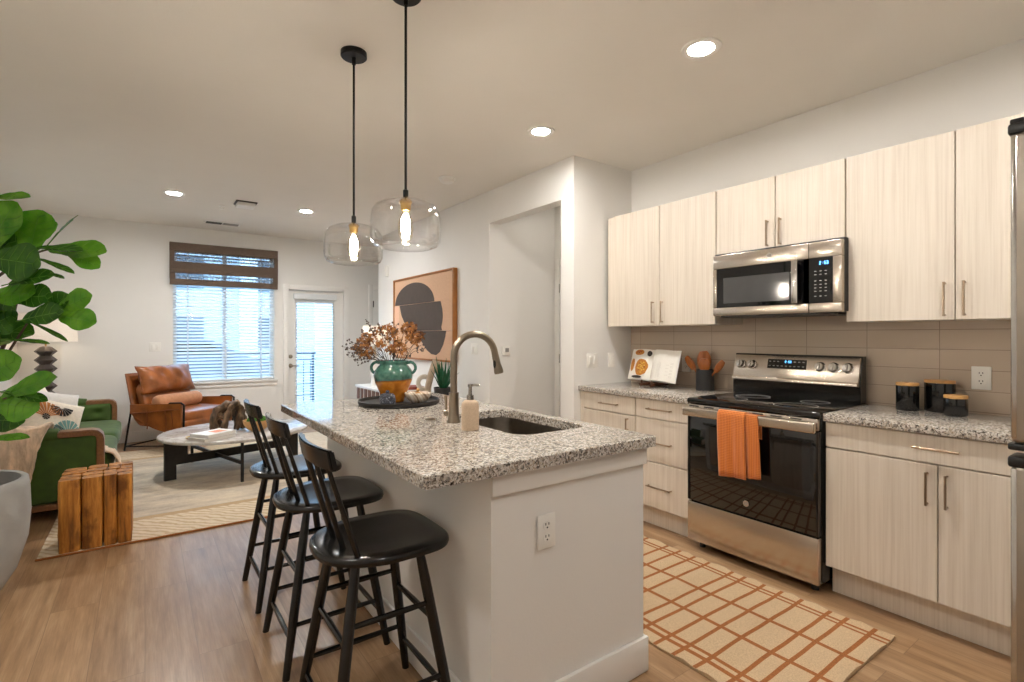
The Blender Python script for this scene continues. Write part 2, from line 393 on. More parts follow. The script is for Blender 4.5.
# ------------------------------------------------------------------ geometry helpers
V = Vector
class MB:
    def __init__(s): s.bm = bmesh.new(); s.mi = 0
    def _fin(s, before):
        for f in s.bm.faces:
            if f not in before: f.material_index = s.mi
    def face(s, vs):
        try:
            f = s.bm.faces.new(vs); f.material_index = s.mi; return f
        except ValueError: return None
    def box(s, x0, y0, z0, x1, y1, z1, bev=0, seg=2, M=None):
        if x0 > x1: x0, x1 = x1, x0
        if y0 > y1: y0, y1 = y1, y0
        if z0 > z1: z0, z1 = z1, z0
        t = bmesh.new()
        vs = [t.verts.new(p) for p in ((x0, y0, z0), (x1, y0, z0), (x1, y1, z0), (x0, y1, z0), (x0, y0, z1), (x1, y0, z1), (x1, y1, z1), (x0, y1, z1))]
        for q in ((3, 2, 1, 0), (4, 5, 6, 7), (0, 1, 5, 4), (1, 2, 6, 5), (2, 3, 7, 6), (3, 0, 4, 7)): t.faces.new([vs[i] for i in q])
        if bev > 0:
            bev = min(bev, 0.49 * min(x1 - x0, y1 - y0, z1 - z0))
            bmesh.ops.bevel(t, geom=list(t.edges), offset=bev, segments=seg, affect='EDGES', profile=0.5)
        return s.take(t, M)
    def take(s, t, M=None):
        if M is not None: bmesh.ops.transform(t, matrix=M, verts=list(t.verts))
        mp = {}
        for v in t.verts: mp[v] = s.bm.verts.new(v.co)
        for f in t.faces: s.face([mp[v] for v in f.verts])
        t.free(); return s
    def ring(s, c, ax, u, r, n, ru=None):
        w = ax.cross(u)
        return [s.bm.verts.new(c + u * (r * math.cos(2 * PI * i / n)) + w * ((ru or r) * math.sin(2 * PI * i / n))) for i in range(n)]
    def cyl(s, p0, p1, r0, r1=None, n=16, cap=True):
        return s.tube([p0, p1], [r0, r0 if r1 is None else r1], n, cap)
    def tube(s, pts, r, n=10, cap=True, closed=False, flat=None):
        pts = [V(p) for p in pts]; m = len(pts)
        rs = r if isinstance(r, (list, tuple)) else [r] * m
        tang = []
        for i in range(m):
            a = pts[(i - 1) % m] if (i > 0 or closed) else pts[i]
            b = pts[(i + 1) % m] if (i < m - 1 or closed) else pts[i]
            tang.append((b - a).normalized())
        u = tang[0].orthogonal().normalized()
        if flat is not None:
            u = V(flat); u = (u - tang[0] * u.dot(tang[0])).normalized()
        rings = []
        for i in range(m):
            u = (u - tang[i] * u.dot(tang[i]))
            u = u.normalized() if u.length > 1e-6 else tang[i].orthogonal().normalized()
            rr = rs[i]
            if isinstance(rr, (tuple, list)): rings.append(s.ring(pts[i], tang[i], u, rr[0], n, rr[1]))
            else: rings.append(s.ring(pts[i], tang[i], u, rr, n))
        for i in range(m if closed else m - 1):
            a, b = rings[i], rings[(i + 1) % m]
            for k in range(n): s.face([a[k], a[(k + 1) % n], b[(k + 1) % n], b[k]])
        if cap and not closed:
            s.face(rings[0][::-1]); s.face(rings[-1])
        return s
    def lathe(s, prof, c=(0, 0, 0), n=32, M=None, a0=0.0, a1=2 * PI):
        c = V(c); t = bmesh.new(); rings = []
        for (r, z) in prof:
            if r < 1e-6: rings.append([t.verts.new(c + V((0, 0, z)))])
            else: rings.append([t.verts.new(c + V((r * math.cos(2 * PI * i / n), r * math.sin(2 * PI * i / n), z))) for i in range(n)])
        for a, b in zip(rings, rings[1:]):
            for k in range(n):
                if len(a) == 1 and len(b) == 1: continue
                if len(a) == 1: q = [a[0], b[(k + 1) % n], b[k]]
                elif len(b) == 1: q = [a[k], a[(k + 1) % n], b[0]]
                else: q = [a[k], a[(k + 1) % n], b[(k + 1) % n], b[k]]
                try: t.faces.new(q[::-1] if False else q)
                except ValueError: pass
        return s.take(t, M)
    def prism(s, poly, f0, f1):
        """poly: list of 2-D points; f0/f1 map a 2-D point to 3-D (bottom, top)"""
        a = [s.bm.verts.new(f0(p)) for p in poly]; b = [s.bm.verts.new(f1(p)) for p in poly]; n = len(poly)
        s.face(a[::-1]); s.face(b)
        for i in range(n): s.face([a[i], a[(i + 1) % n], b[(i + 1) % n], b[i]])
        return s
    def grid(s, fn, nu, nv, closed_u=False):
        vs = [[s.bm.verts.new(fn(i / nu, j / nv)) for j in range(nv + 1)] for i in range(nu + (0 if closed_u else 1))]
        m = len(vs)
        for i in range(nu):
            for j in range(nv): s.face([vs[i][j], vs[(i + 1) % m][j], vs[(i + 1) % m][j + 1], vs[i][j + 1]])
        return s
    def ball(s, c, rx, ry=None, rz=None, n=16, m=10, M=None, e=1.0, jit=0):
        ry = rx if ry is None else ry; rz = rx if rz is None else rz
        sg = lambda q: math.copysign(abs(q) ** e, q)
        t = bmesh.new(); rows = []
        for j in range(m + 1):
            th = -PI / 2 + PI * j / m
            if j in (0, m): rows.append([t.verts.new((c[0], c[1], c[2] + rz * sg(math.sin(th))))])
            else:
                rows.append([t.verts.new((c[0] + rx * sg(math.cos(th)) * sg(math.cos(2 * PI * i / n)), c[1] + ry * sg(math.cos(th)) * sg(math.sin(2 * PI * i / n)), c[2] + rz * sg(math.sin(th)))) for i in range(n)])
        for a, b in zip(rows, rows[1:]):
            for k in range(n):
                if len(a) == 1: t.faces.new([a[0], b[(k + 1) % n], b[k]])
                elif len(b) == 1: t.faces.new([a[k], a[(k + 1) % n], b[0]])
                else: t.faces.new([a[k], a[(k + 1) % n], b[(k + 1) % n], b[k]])
        if jit:
            for v in t.verts:
                v.co += V(noise.noise_vector(v.co * 9 + V((3.1, 0, 0)))) * jit
        return s.take(t, M)
    def pillow(s, w, h, d, M=None, n=14, pinch=0.06, puff=0.6):
        t = bmesh.new()
        for sd in (1, -1):
            g = [[None] * (n + 1) for _ in range(n + 1)]
            for i in range(n + 1):
                for j in range(n + 1):
                    u, v = -1 + 2 * i / n, -1 + 2 * j / n
                    k = (max(0, 1 - u ** 4) * max(0, 1 - v ** 4)) ** puff
                    px = u * (1 - pinch * (1 - v * v)) * w / 2; py = v * (1 - pinch * (1 - u * u)) * h / 2
                    g[i][j] = t.verts.new((px, py, sd * d / 2 * k))
            for i in range(n):
                for j in range(n):
                    q = [g[i][j], g[i + 1][j], g[i + 1][j + 1], g[i][j + 1]]
                    t.faces.new(q if sd > 0 else q[::-1])
        bmesh.ops.remove_doubles(t, verts=list(t.verts), dist=1e-5)
        return s.take(t, M)
    def rough(s, amp, freq=6, seed=0):
        for v in s.bm.verts: v.co += V(noise.noise_vector(v.co * freq + V((seed, seed * .7, 0)))) * amp
        return s
    def xf(s, M): bmesh.ops.transform(s.bm, matrix=M, verts=list(s.bm.verts)); return s

ORG = {}
def org(o):
    return ORG.get(o.name, V((0, 0, 0))) if o is not None else V((0, 0, 0))
def build(mb, name, mats, parent=None, smooth=True, angle=35, w=False, subsurf=0):
    """link the bmesh as one object; w=True: coordinates were written in the room's frame"""
    me = bpy.data.meshes.new(name)
    if w and parent is not None:
        bmesh.ops.translate(mb.bm, vec=-org(parent), verts=list(mb.bm.verts))
    bmesh.ops.recalc_face_normals(mb.bm, faces=list(mb.bm.faces))
    mb.bm.to_mesh(me); mb.bm.free()
    for m in ([mats] if isinstance(mats, str) else mats): me.materials.append(MATS[m])
    o = bpy.data.objects.new(name, me); COL.objects.link(o)
    if smooth:
        me.polygons.foreach_set('use_smooth', [True] * len(me.polygons))
        if angle < 180: me.set_sharp_from_angle(angle=R(angle))
    if parent is not None:
        o.parent = parent; ORG[o.name] = org(parent)
    if subsurf:
        md = o.modifiers.new('subsurf', 'SUBSURF'); md.levels = subsurf; md.render_levels = subsurf
    return o
def thing(name, label, cat, loc=(0, 0, 0), rz=0, group=None):
    o = bpy.data.objects.new(name, None); COL.objects.link(o); o.empty_display_size = 0.1
    o.location = loc; o.rotation_euler = (0, 0, rz)
    o['label'] = label; o['category'] = cat
    if group: o['group'] = group
    ORG[o.name] = V(loc); return o
def struct(o, name=None):
    o['kind'] = 'structure'; return o
def tag(o, label, cat, group=None):
    o['label'] = label; o['category'] = cat
    if group: o['group'] = group
    return o
def dup(root, loc, rz=0, label=None):
    r = root.copy(); COL.objects.link(r); r.location = loc; r.rotation_euler = (0, 0, rz)
    if label: r['label'] = label
    def rec(src, dst):
        for ch in list(src.children):
            if ch.name in done: continue
            c = ch.copy(); COL.objects.link(c); c.parent = dst; c.matrix_parent_inverse = ch.matrix_parent_inverse.copy()
            done.add(c.name); rec(ch, c)
    done = set(); rec(root, r); ORG[r.name] = V(loc); return r
def sbox(name, mat, *b, bev=0, parent=None):
    return struct(build(MB().box(*b, bev=bev), name, mat, parent, smooth=bev > 0))

def text_mesh(txt, size, depth, mat, name, parent, M):
    c = bpy.data.curves.new(name + '_text', 'FONT'); c.body = txt; c.size = size; c.extrude = depth; c.align_x = 'CENTER'; c.align_y = 'CENTER'
    o = bpy.data.objects.new(name, c); COL.objects.link(o); c.materials.append(MATS[mat])
    dg = bpy.context.evaluated_depsgraph_get(); me = bpy.data.meshes.new_from_object(o.evaluated_get(dg)); me.name = name
    bpy.data.objects.remove(o)
    o = bpy.data.objects.new(name, me); COL.objects.link(o)
    me.transform(M); me.materials.clear(); me.materials.append(MATS[mat])
    if parent is not None: o.parent = parent; ORG[o.name] = org(parent)
    return o
def facing_minus_x(p, tilt=0.0):
    """text frame read by someone looking towards +X: right = -Y, up = Z"""
    return Matrix.Translation(V(p)) @ Matrix.Rotation(-tilt, 4, 'Y') @ Matrix(((0, 0, -1, 0), (-1, 0, 0, 0), (0, 1, 0, 0), (0, 0, 0, 1)))

# ------------------------------------------------------------------ room shell
XL, XR, YB, YF, ZC = -1.15, 3.36, 7.80, -2.20, 2.70
XP, YP0, YP1 = 2.70, 2.945, 7.03           # pantry block: face towards the room, near and far ends
sbox('floor', 'oak_planks', XL - .15, YF - .15, -0.10, 4.4, YB + .15, 0)
sbox('ceiling', 'ceiling_paint', XL - .15, YF - .15, ZC, 4.4, YB + .15, ZC + .10)
m = MB()   # wall_back with window and door openings
WX0, WX1, WZ0, WZ1 = 0.285, 1.478, 0.70, 2.42
DX0, DX1, DZ1 = 1.665, 2.455, 1.965
m.box(XL - .15, YB, 0, WX0, YB + .15, ZC); m.box(WX0, YB, 0, WX1, YB + .15, WZ0); m.box(WX0, YB, WZ1, WX1, YB + .15, ZC)
m.box(WX1, YB, 0, DX0, YB + .15, ZC); m.box(DX0, YB, DZ1, DX1, YB + .15, ZC); m.box(DX1, YB, 0, 4.4, YB + .15, ZC)
struct(build(m, 'wall_back', 'wall_paint', smooth=False))
sbox('wall_left', 'wall_paint', XL - .15, YF, 0, XL, YB, ZC)
sbox('wall_front', 'wall_paint', XL - .15, YF - .15, 0, 4.4, YF, ZC)
sbox('wall_right', 'wall_paint', XR, 0.26, 0, XR + .15, YP0, ZC)
sbox('wall_alcove', 'wall_paint', 2.44, YF, 0, XR + .15, 0.262, ZC)
OY0, OY1, OZ = 3.095, 4.139, 2.388
m = MB()
m.box(XP, YP0, 0, XP + .12, OY0, ZC); m.box(XP, OY0, OZ, XP + .12, OY1, ZC); m.box(XP, OY1, 0, XP + .12, YP1, ZC)
m.box(XP + .12, YP0, 0, 3.74, YP0 + .10, ZC)          # wall facing the cooker
m.box(XP + .12, OY1, 0, 3.52, OY1 + .12, ZC)              # far side of the hall
m.box(XP + .12, YP1 - .12, 0, 4.4, YP1, ZC)               # corridor side
m.box(4.25, YP1, 0, 4.4, YB, ZC)
struct(build(m, 'wall_pantry', 'wall_paint', smooth=False))
sbox('wall_hall', 'wall_paint', 3.52, YP0 + .10, 0, 3.74, OY1 + .12, ZC)

# baseboards
BH = 0.13
def base(name, *b): return sbox(name, 'trim_white', *b, bev=0.004)
base('baseboard_back', XL, YB - .014, 0, DX0 - .075, YB, BH)
base('baseboard_corridor', DX1 + .075, YB - .014, 0, 2.83, YB, BH)
base('baseboard_left', XL, YF, 0, XL + .014, YB - .014, BH)
base('baseboard_pantry', XP - .014, OY1, 0, XP, YP1, BH)

# window_1 in the back wall
w1 = MB()
fw = 0.045
yy0, yy1 = YB + .06, YB + .11
w1.box(WX0, yy0, WZ0, WX0 + fw, yy1, WZ1); w1.box(WX1 - fw, yy0, WZ0, WX1, yy1, WZ1); w1.box(WX0 + fw, yy0, WZ0, WX1 - fw, yy1, WZ0 + fw); w1.box(WX0 + fw, yy0, WZ1 - fw, WX1 - fw, yy1, WZ1)
w1.box(0.845, yy0, WZ0 + fw, 0.895, yy1, WZ1 - fw)
w1o = struct(build(w1, 'window_1', 'trim_white', smooth=False))
struct(build(MB().box(WX0 + fw, YB + .083, WZ0 + fw, .845, YB + .089, WZ1 - fw).box(.895, YB + .083, WZ0 + fw, WX1 - fw, YB + .089, WZ1 - fw), 'pane', 'window_glass', w1o, smooth=False))
struct(build(MB().box(WX0 - .045, YB - .035, WZ0 - .028, WX1 + .045, YB + .06, WZ0, bev=.005).box(WX0 - .03, YB - .014, WZ0 - .085, WX1 + .03, YB - .0, WZ0 - .028, bev=.003), 'sill', 'trim_white', w1o))
# door_1: glazed patio door
cw = 0.072
c = MB()
c.box(DX0 - cw, YB - .018, 0, DX0, YB, DZ1 + cw, bev=.004); c.box(DX1, YB - .018, 0, DX1 + cw, YB, DZ1 + cw, bev=.004); c.box(DX0, YB - .018, DZ1, DX1, YB, DZ1 + cw, bev=.004)
struct(build(c, 'trim_1', 'trim_white'))
GX0, GX1, GZ0, GZ1 = 1.775, 2.30, 0.24, 1.80
d = MB(); y0, y1 = YB + .04, YB + .085
d.box(DX0 + .004, y0, .01, GX0, y1, DZ1 - .004); d.box(GX1, y0, .01, DX1 - .004, y1, DZ1 - .004); d.box(GX0, y0, .01, GX1, y1, GZ0); d.box(GX0, y0, GZ1, GX1, y1, DZ1 - .004)
for (a0, a1, b0, b1) in ((GX0 - .02, GX0 + .012, GZ0 - .02, GZ1 + .02), (GX1 - .012, GX1 + .02, GZ0 - .02, GZ1 + .02)): d.box(a0, y0 - .012, b0, a1, y0, b1, bev=.004)
d.box(GX0 + .012, y0 - .012, GZ0 - .02, GX1 - .012, y0, GZ0 + .012, bev=.004); d.box(GX0 + .012, y0 - .012, GZ1 - .012, GX1 - .012, y0, GZ1 + .02, bev=.004)
d1 = struct(build(d, 'door_1', 'trim_white'))
struct(build(MB().box(GX0 + .001, YB + .062, GZ0 + .001, GX1 - .001, YB + .068, GZ1 - .001), 'pane', 'window_glass', d1, smooth=False))
bl = MB(); bl.box(1.735, YB - .012, 1.835, 2.345, YB + .027, 1.915, bev=.006)
nsl = 40
for i in range(nsl):
    z = GZ0 + .03 + (GZ1 + .02 - GZ0 - .03) * i / (nsl - 1)
    bl.box(GX0 - .015, -.0125, -.0008, GX1 + .015, .0125, .0008, M=Matrix.Translation((0, YB + .012, z)) @ Matrix.Rotation(R(26), 4, 'X'))
for x in (GX0 + .08, GX1 - .08): bl.cyl((x, YB + .012, GZ0 + .02), (x, YB + .012, 1.84), .0015, n=6)
bl.cyl((1.90, YB - .004, 1.36), (1.90, YB - .004, 1.85), .004, n=8)
struct(build(bl, 'door_blind', 'slat_white', d1, smooth=False))
hd = MB()
for z, r in ((1.005, .028), (.872, .030)): hd.lathe([(0, 0), (r, 0), (r, .010), (r * .7, .016), (0, .018)], n=24, M=Matrix.Translation((1.70, y0, z)) @ Matrix.Rotation(R(90), 4, 'X'))
hd.cyl((1.70, y0, .872), (1.70, y0 - .045, .872), .011, n=12); hd.tube([(1.70, y0 - .045, .872), (1.74, y0 - .048, .872), (1.81, y0 - .046, .868)], [.011, .009, .007], 10)
struct(build(hd, 'door_handle', 'brushed_nickel', d1))

# door_2 at the end of the side corridor
c = MB(); c.box(2.835, YB - .018, 0, 2.905, YB, 2.10, bev=.004); c.box(3.70, YB - .018, 0, 3.77, YB, 2.10, bev=.004); c.box(2.905, YB - .018, 2.03, 3.70, YB, 2.10, bev=.004)
struct(build(c, 'trim_2', 'trim_white'))
d2 = struct(build(MB().box(2.908, YB - .010, .01, 3.697, YB - .001, 2.028, bev=.003).box(3.02, YB - .016, 1.05, 3.58, YB - .010, 1.90, bev=.004).box(3.02, YB - .016, .2, 3.58, YB - .010, .92, bev=.004), 'door_2', 'trim_white'))
struct(build(MB().cyl((2.906, YB - .02, 1.75), (2.906, YB - .02, 1.85), .008, n=10).cyl((2.906, YB - .02, .25), (2.906, YB - .02, .35), .008, n=10), 'hinge', 'dark_iron', d2))
# door_3 inside the hall opening
c = MB(); c.box(3.50, 3.15, 0, 3.52, 3.22, 2.10, bev=.003); c.box(3.50, 4.045, 0, 3.52, 4.115, 2.10, bev=.003); c.box(3.50, 3.22, 2.03, 3.52, 4.045, 2.10, bev=.003)
struct(build(c, 'trim_3', 'trim_white'))
d3 = struct(build(MB().box(3.508, 3.223, .01, 3.519, 4.042, 2.027, bev=.003), 'door_3', 'trim_white'))
struct(build(MB().cyl((3.503, 4.04, 1.02), (3.503, 4.04, 1.11), .007, n=10).cyl((3.503, 4.04, 1.75), (3.503, 4.04, 1.84), .007, n=10), 'hinge', 'chrome', d3))

# ------------------------------------------------------------------ outside the windows
sbox('balcony_floor', 'deck_board', -1.6, YB + .15, -.12, 2.55, 9.65, -.03)
m = MB(); m.box(2.55, YB + .15, -.1, 2.70, 9.75, 3.0)
for i in range(24): m.box(2.535, YB + .15, -.1 + i * .125, 2.552, 9.76, -.1 + i * .125 + .118)
struct(build(m, 'exterior_siding', 'siding', smooth=False))
sbox('exterior_ground', 'asphalt', -60, 9.8, -.3, 70, 90, -.2)
rt = thing('balcony_railing', 'grey metal balcony railing seen through the blinds', 'railing', (1.0, 9.55, -.03))
m = MB(); m.box(-1.55, 9.53, .98, 2.50, 9.58, 1.02, bev=.004); build(m, 'top_rail', 'rail_grey', rt, w=True)
m = MB(); m.box(-1.55, 9.54, .86, 2.50, 9.57, .89); m.box(-1.55, 9.54, .05, 2.50, 9.57, .08); build(m, 'lower_rail', 'rail_grey', rt, w=True, smooth=False)
for x in (-1.5, -.2, 1.1, 2.45): build(MB().box(x - .02, 9.535, -.03, x + .02, 9.575, .98), 'post', 'rail_grey', rt, w=True, smooth=False)
m = MB()
for i in range(33):
    x = -1.43 + i * .12
    m.box(x - .006, 9.55, .08, x + .006, 9.562, .86)
for z in (.25, .45, .65): m.box(-1.5, 9.552, z - .005, 2.45, 9.56, z + .005)
build(m, 'baluster_panel', 'rail_grey', rt, w=True, smooth=False)
bt = thing('apartment_building', 'pale apartment building far behind the window blinds', 'building', (4, 32, -.2))
build(MB().box(-14, 30, -.2, 18, 40, 9.5), 'wall', 'building_grey', bt, w=True, smooth=False)
m = MB()
for i in range(7):
    for k in range(3): build(MB().box(-12 + i * 4.2, 29.9, .7 + k * 3.0, -10.2 + i * 4.2, 30, 2.3 + k * 3.0), 'window', 'rail_grey', bt, w=True, smooth=False)
build(MB().box(-14.4, 29.5, 9.5, 18.4, 40.4, 9.9), 'roof', 'building_white', bt, w=True, smooth=False)
m = MB()
for x in (-13, -4.5, 4, 12.5): build(MB().box(x, 29.6, -.2, x + .8, 30, 9.5), 'pilaster', 'building_white', bt, w=True, smooth=False)
ct = thing('parked_car', 'blue grey car parked outside beyond the balcony railing', 'car', (0.6, 15.5, -.2))
prof = [(-2.1, .35), (-2.15, .75), (-1.3, .92), (-.7, 1.38), (.75, 1.40), (1.5, .98), (2.15, .85), (2.2, .4)]
m = MB(); m.prism(prof, lambda p: V((p[0], -.85, p[1])), lambda p: V((p[0], .85, p[1]))); build(m, 'body', 'car_paint', ct, smooth=False)
for x in (-1.35, 1.35):
    for y in (-.86, .70): build(MB().cyl((x, y, .33), (x, y + .16, .33), .33, n=20), 'wheel', 'tyre', ct)
m = MB(); m.prism([(-.95, .98), (-.62, 1.30), (.70, 1.32), (1.1, 1.0)], lambda p: V((p[0], -.86, p[1])), lambda p: V((p[0], -.851, p[1]))); build(m, 'side_window', 'black_glass', ct, smooth=False)

# window blind and roman shade
bt = thing('window_blind', 'white horizontal slat blind in the living room window', 'blind', (.88, YB + .03, WZ0))
m = MB(); n = 38
for i in range(n):
    z = WZ0 + .03 + i * .0435
    if z > WZ1 - .05: break
    m.box(WX0 + .008, -.024, -.0014, WX1 - .008, .024, .0014, M=Matrix.Translation((0, YB + .03, z)) @ Matrix.Rotation(R(34), 4, 'X'))
build(m, 'slat', 'slat_white', bt, w=True, smooth=False)
m = MB()
for x in (.45, .88, 1.31): m.box(x - .006, YB + .003, WZ0 + .02, x + .006, YB + .0045, WZ1 - .05); m.box(x - .006, YB + .056, WZ0 + .02, x + .006, YB + .0575, WZ1 - .05)
build(m, 'ladder_tape', 'slat_white', bt, w=True, smooth=False)
build(MB().box(WX0 + .006, YB + .004, WZ0 + .004, WX1 - .006, YB + .055, WZ0 + .022, bev=.003), 'bottom_rail', 'slat_white', bt, w=True)
build(MB().box(WX0 + .006, YB + .004, WZ1 - .05, WX1 - .006, YB + .055, WZ1 - .004, bev=.003), 'head_rail', 'slat_white', bt, w=True)
st = thing('roman_shade', 'raised brown woven roman shade over the window', 'shade', (.88, YB - .03, 1.95))
sx0, sx1 = .25, 1.515
def cloth(mb, z0, z1, y, bow=0.0):
    mb.grid(lambda u, v: V((sx0 + (sx1 - sx0) * u, y - bow * math.sin(PI * v), z0 + (z1 - z0) * v)), 12, 4)
    mb.grid(lambda u, v: V((sx0 + (sx1 - sx0) * (1 - u), y + .004 - bow * math.sin(PI * v), z0 + (z1 - z0) * v)), 12, 4)
m = MB(); m.box(sx0, YB - .055, 2.38, sx1, YB - .002, 2.49, bev=.004); m.box(sx0, YB - .054, 2.25, sx0 + .05, YB - .048, 2.38); m.box(sx1 - .05, YB - .054, 2.25, sx1, YB - .048, 2.38)
build(m, 'valance', 'woven_brown', st, w=True)
m = MB(); m.box(sx0 + .05, YB - .054, 2.25, sx1 - .05, YB - .050, 2.38); build(m, 'sheer_band', 'woven_sheer', st, w=True, smooth=False)
m = MB(); m.box(sx0, YB - .060, 2.14, sx1, YB - .046, 2.25, bev=.003); m.box(sx0, YB - .052, 2.03, sx0 + .06, YB - .046, 2.14); m.box(sx1 - .06, YB - .052, 2.03, sx1, YB - .046, 2.14)
m.box(sx0 + .005, YB - .066, 2.10, sx1 - .005, YB - .060, 2.155, bev=.002)
build(m, 'fold', 'woven_brown', st, w=True)
m = MB(); m.box(sx0 + .06, YB - .052, 2.02, sx1 - .06, YB - .048, 2.14); build(m, 'sheer_band', 'woven_sheer', st, w=True, smooth=False)
m = MB(); m.box(sx0 + .003, YB - .062, 1.95, sx1 - .003, YB - .045, 2.03, bev=.004); build(m, 'hem', 'woven_brown', st, w=True)

# ------------------------------------------------------------------ ceiling fittings
def downlight(x, y, label, lens='downlight_lens'):
    t = thing('recessed_light', label, 'ceiling light', (x, y, ZC), group='recessed ceiling lights')
    build(MB().lathe([(.058, -.001), (.062, -.007), (.090, -.006), (.094, -.0005), (.058, -.0005)], n=40), 'trim_ring', 'trim_white', t)
    build(MB().lathe([(0, -.003), (.058, -.003), (.058, -.001), (0, -.001)], n=32), 'lens', lens, t)
    return t
dl = downlight(2.197, 1.488, 'round recessed light in the ceiling nearest the cooker and microwave')
for x, y, lab in ((2.198, 2.727, 'round recessed light in the ceiling near the pantry wall corner'),
                  (2.197, 0.25, 'added unseen recessed light in the ceiling over the fridge'),  # added out of view for more light on the kitchen
                  (0.30, -0.6, 'added unseen recessed light in the ceiling behind the photographer'),  # added fill behind the camera, no known fitting there
                  (-0.35, 1.6, 'added unseen recessed light in the ceiling near the big potted tree')):  # extra unseen lamp, put in to light the near left side
    dup(dl, (x, y, ZC), 0, lab)
downlight(0.231, 6.002, 'round recessed light in the living room ceiling over the armchair', 'living_lens')
downlight(1.466, 6.005, 'round recessed light in the living room ceiling beside the far pendant', 'living_lens')
downlight(3.22, 3.62, 'dim added fill light, unseen in the hall ceiling behind the opening', 'hall_fill_lens')  # added out of sight behind the header to brighten the hall
t = thing('smoke_detector', 'small round white smoke detector on the ceiling by the pantry wall', 'smoke detector', (2.175, 4.023, ZC))
build(MB().lathe([(0, -.001), (.075, -.001), (.075, -.012), (.062, -.014)], n=32), 'base', 'trim_white', t)
build(MB().lathe([(.062, -.013), (.060, -.034), (.05, -.042), (0, -.043)], n=32), 'cover', 'trim_white', t)
t = thing('ceiling_sensor', 'white square box on the living room ceiling near the window', 'detector', (.86, 6.015, ZC))
build(MB().box(-.10, -.10, -.012, .10, .10, 0, bev=.003), 'base', 'lamp_bronze', t)  # dark plate stands in for the brown shadow above the box
build(MB().box(-.085, -.085, -.045, .085, .085, -.012, bev=.006), 'cover', 'trim_white', t)
t = thing('sprinkler_head', 'tiny ceiling sprinkler head beside the white square box', 'sprinkler', (.674, 6.30, ZC))
build(MB().lathe([(0, 0), (.035, 0), (.033, -.006), (.012, -.008), (.010, -.03), (.022, -.032), (.022, -.035), (0, -.035)], n=20), 'escutcheon', 'trim_white', t)
t = thing('ceiling_vent', 'slim white air vent in the ceiling above the window', 'vent', (.78, 7.25, ZC))
build(MB().box(-.20, -.075, -.008, .20, .075, 0, bev=.003), 'frame', 'trim_white', t)
m = MB()
for i in range(9): m.box(-.175, -.058 + i * .0145, -.010, -.005, -.050 + i * .0145, -.008); 
build(m, 'slot', 'black_plastic', t, smooth=False)
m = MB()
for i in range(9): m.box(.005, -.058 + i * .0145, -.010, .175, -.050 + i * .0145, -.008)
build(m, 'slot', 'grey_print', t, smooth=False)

# pendants
def pendant(x, y, label):
    t = thing('pendant_light', label, 'pendant light', (x, y, 1.645), group='glass pendants over the island')
    zc = ZC - 1.645
    build(MB().lathe([(0, zc), (.062, zc), (.063, zc - .022), (.058, zc - .027), (.012, zc - .028), (0, zc - .028)], n=36), 'canopy', 'black_metal', t)
    m = MB(); m.cyl((0, 0, .205), (0, 0, zc - .02), .0055, n=10); m.lathe([(.0055, zc - .06), (.010, zc - .06), (.010, zc - .027), (.0055, zc - .027)], n=14); m.lathe([(0, .205), (.011, .205), (.011, .246), (.0055, .250)], n=16)
    build(m, 'rod', 'black_metal', t)
    m = MB(); m.lathe([(0, .208), (.020, .208), (.027, .201), (.025, .194), (.021, .190), (.020, .168), (.017, .163), (.0, .163)], n=24)
    build(m, 'socket', 'brass', t)
    prof = [(.028, .208), (.055, .213), (.092, .206), (.120, .190), (.135, .165), (.1405, .13), (.141, .06), (.138, .034), (.127, .013), (.104, .003)]
    prof = [(r, .010 + z * .90) for r, z in prof]
    inn = [(r - .0035, z - (.002 if i < 4 else 0)) for i, (r, z) in enumerate(prof)]
    build(MB().lathe(prof + inn[::-1] + [prof[0]], n=64), 'glass_shade', 'clear_glass', t, angle=60)
    bul = build(MB().lathe([(.015, .162), (.017, .150), (.030, .115), (.031, .085), (.026, .055), (.014, .036), (0, .032)], n=24), 'bulb', 'bulb_glass', t)
    m = MB()
    for k in range(6):
        a = 2 * PI * k / 6
        m.tube([(.006 * math.cos(a), .006 * math.sin(a), .150), (.017 * math.cos(a), .017 * math.sin(a), .125), (.017 * math.cos(a), .017 * math.sin(a), .075), (.005 * math.cos(a), .005 * math.sin(a), .05)], .0015, 6)
    m.cyl((0, 0, .07), (0, 0, .155), .002, n=6)
    build(m, 'filament', 'filament', bul)
    return t
pendant(.860, 1.94, 'clear glass drum pendant lamp hanging nearest over the sink')
pendant(.838, 2.51, 'clear glass drum pendant lamp with black ceiling cap further along')

# ------------------------------------------------------------------ kitchen: cabinets
FX = 2.765      # face of the base doors
def pull(t, name, p0, p1, out, label=None):
    """bar pull between two points; out = direction away from the door"""
    p0, p1, out = V(p0), V(p1), V(out); dr = (p1 - p0).normalized()
    q0, q1 = p0 + out * .026, p1 + out * .026
    m = MB(); m.cyl(q0 - dr * .006, q1 + dr * .006, .0052, n=10); m.cyl(p0, q0, .0048, n=8); m.cyl(p1, q1, .0048, n=8)
    o = build(m, name, 'pull_bronze', t, w=True)
    return o
def base_cab(name, label, y0, y1, fronts, left_filler=0):
    t = thing(name, label, 'cabinet', (3.05, (y0 + y1) / 2, 0), group='base cabinets along the kitchen wall')
    build(MB().box(FX + .020, y0, .15, XR - .002, y1, .874), 'body', 'cabinet_laminate', t, w=True, smooth=False)
    build(MB().box(FX + .085, y0, .001, FX + .10, y1, .149), 'toe_kick', 'cabinet_laminate', t, w=True, smooth=False)
    for kind, a0, a1, z0, z1, pu in fronts:
        f = build(MB().box(FX, a0 + .0015, z0 + .0015, FX + .019, a1 - .0015, z1 - .0015, bev=.0015, seg=1), kind, 'cabinet_laminate', t, w=True)
        if pu: pull(f, 'handle', (FX,) + pu[0], (FX,) + pu[1], (-1, 0, 0))
    return t
ZT = 0.872
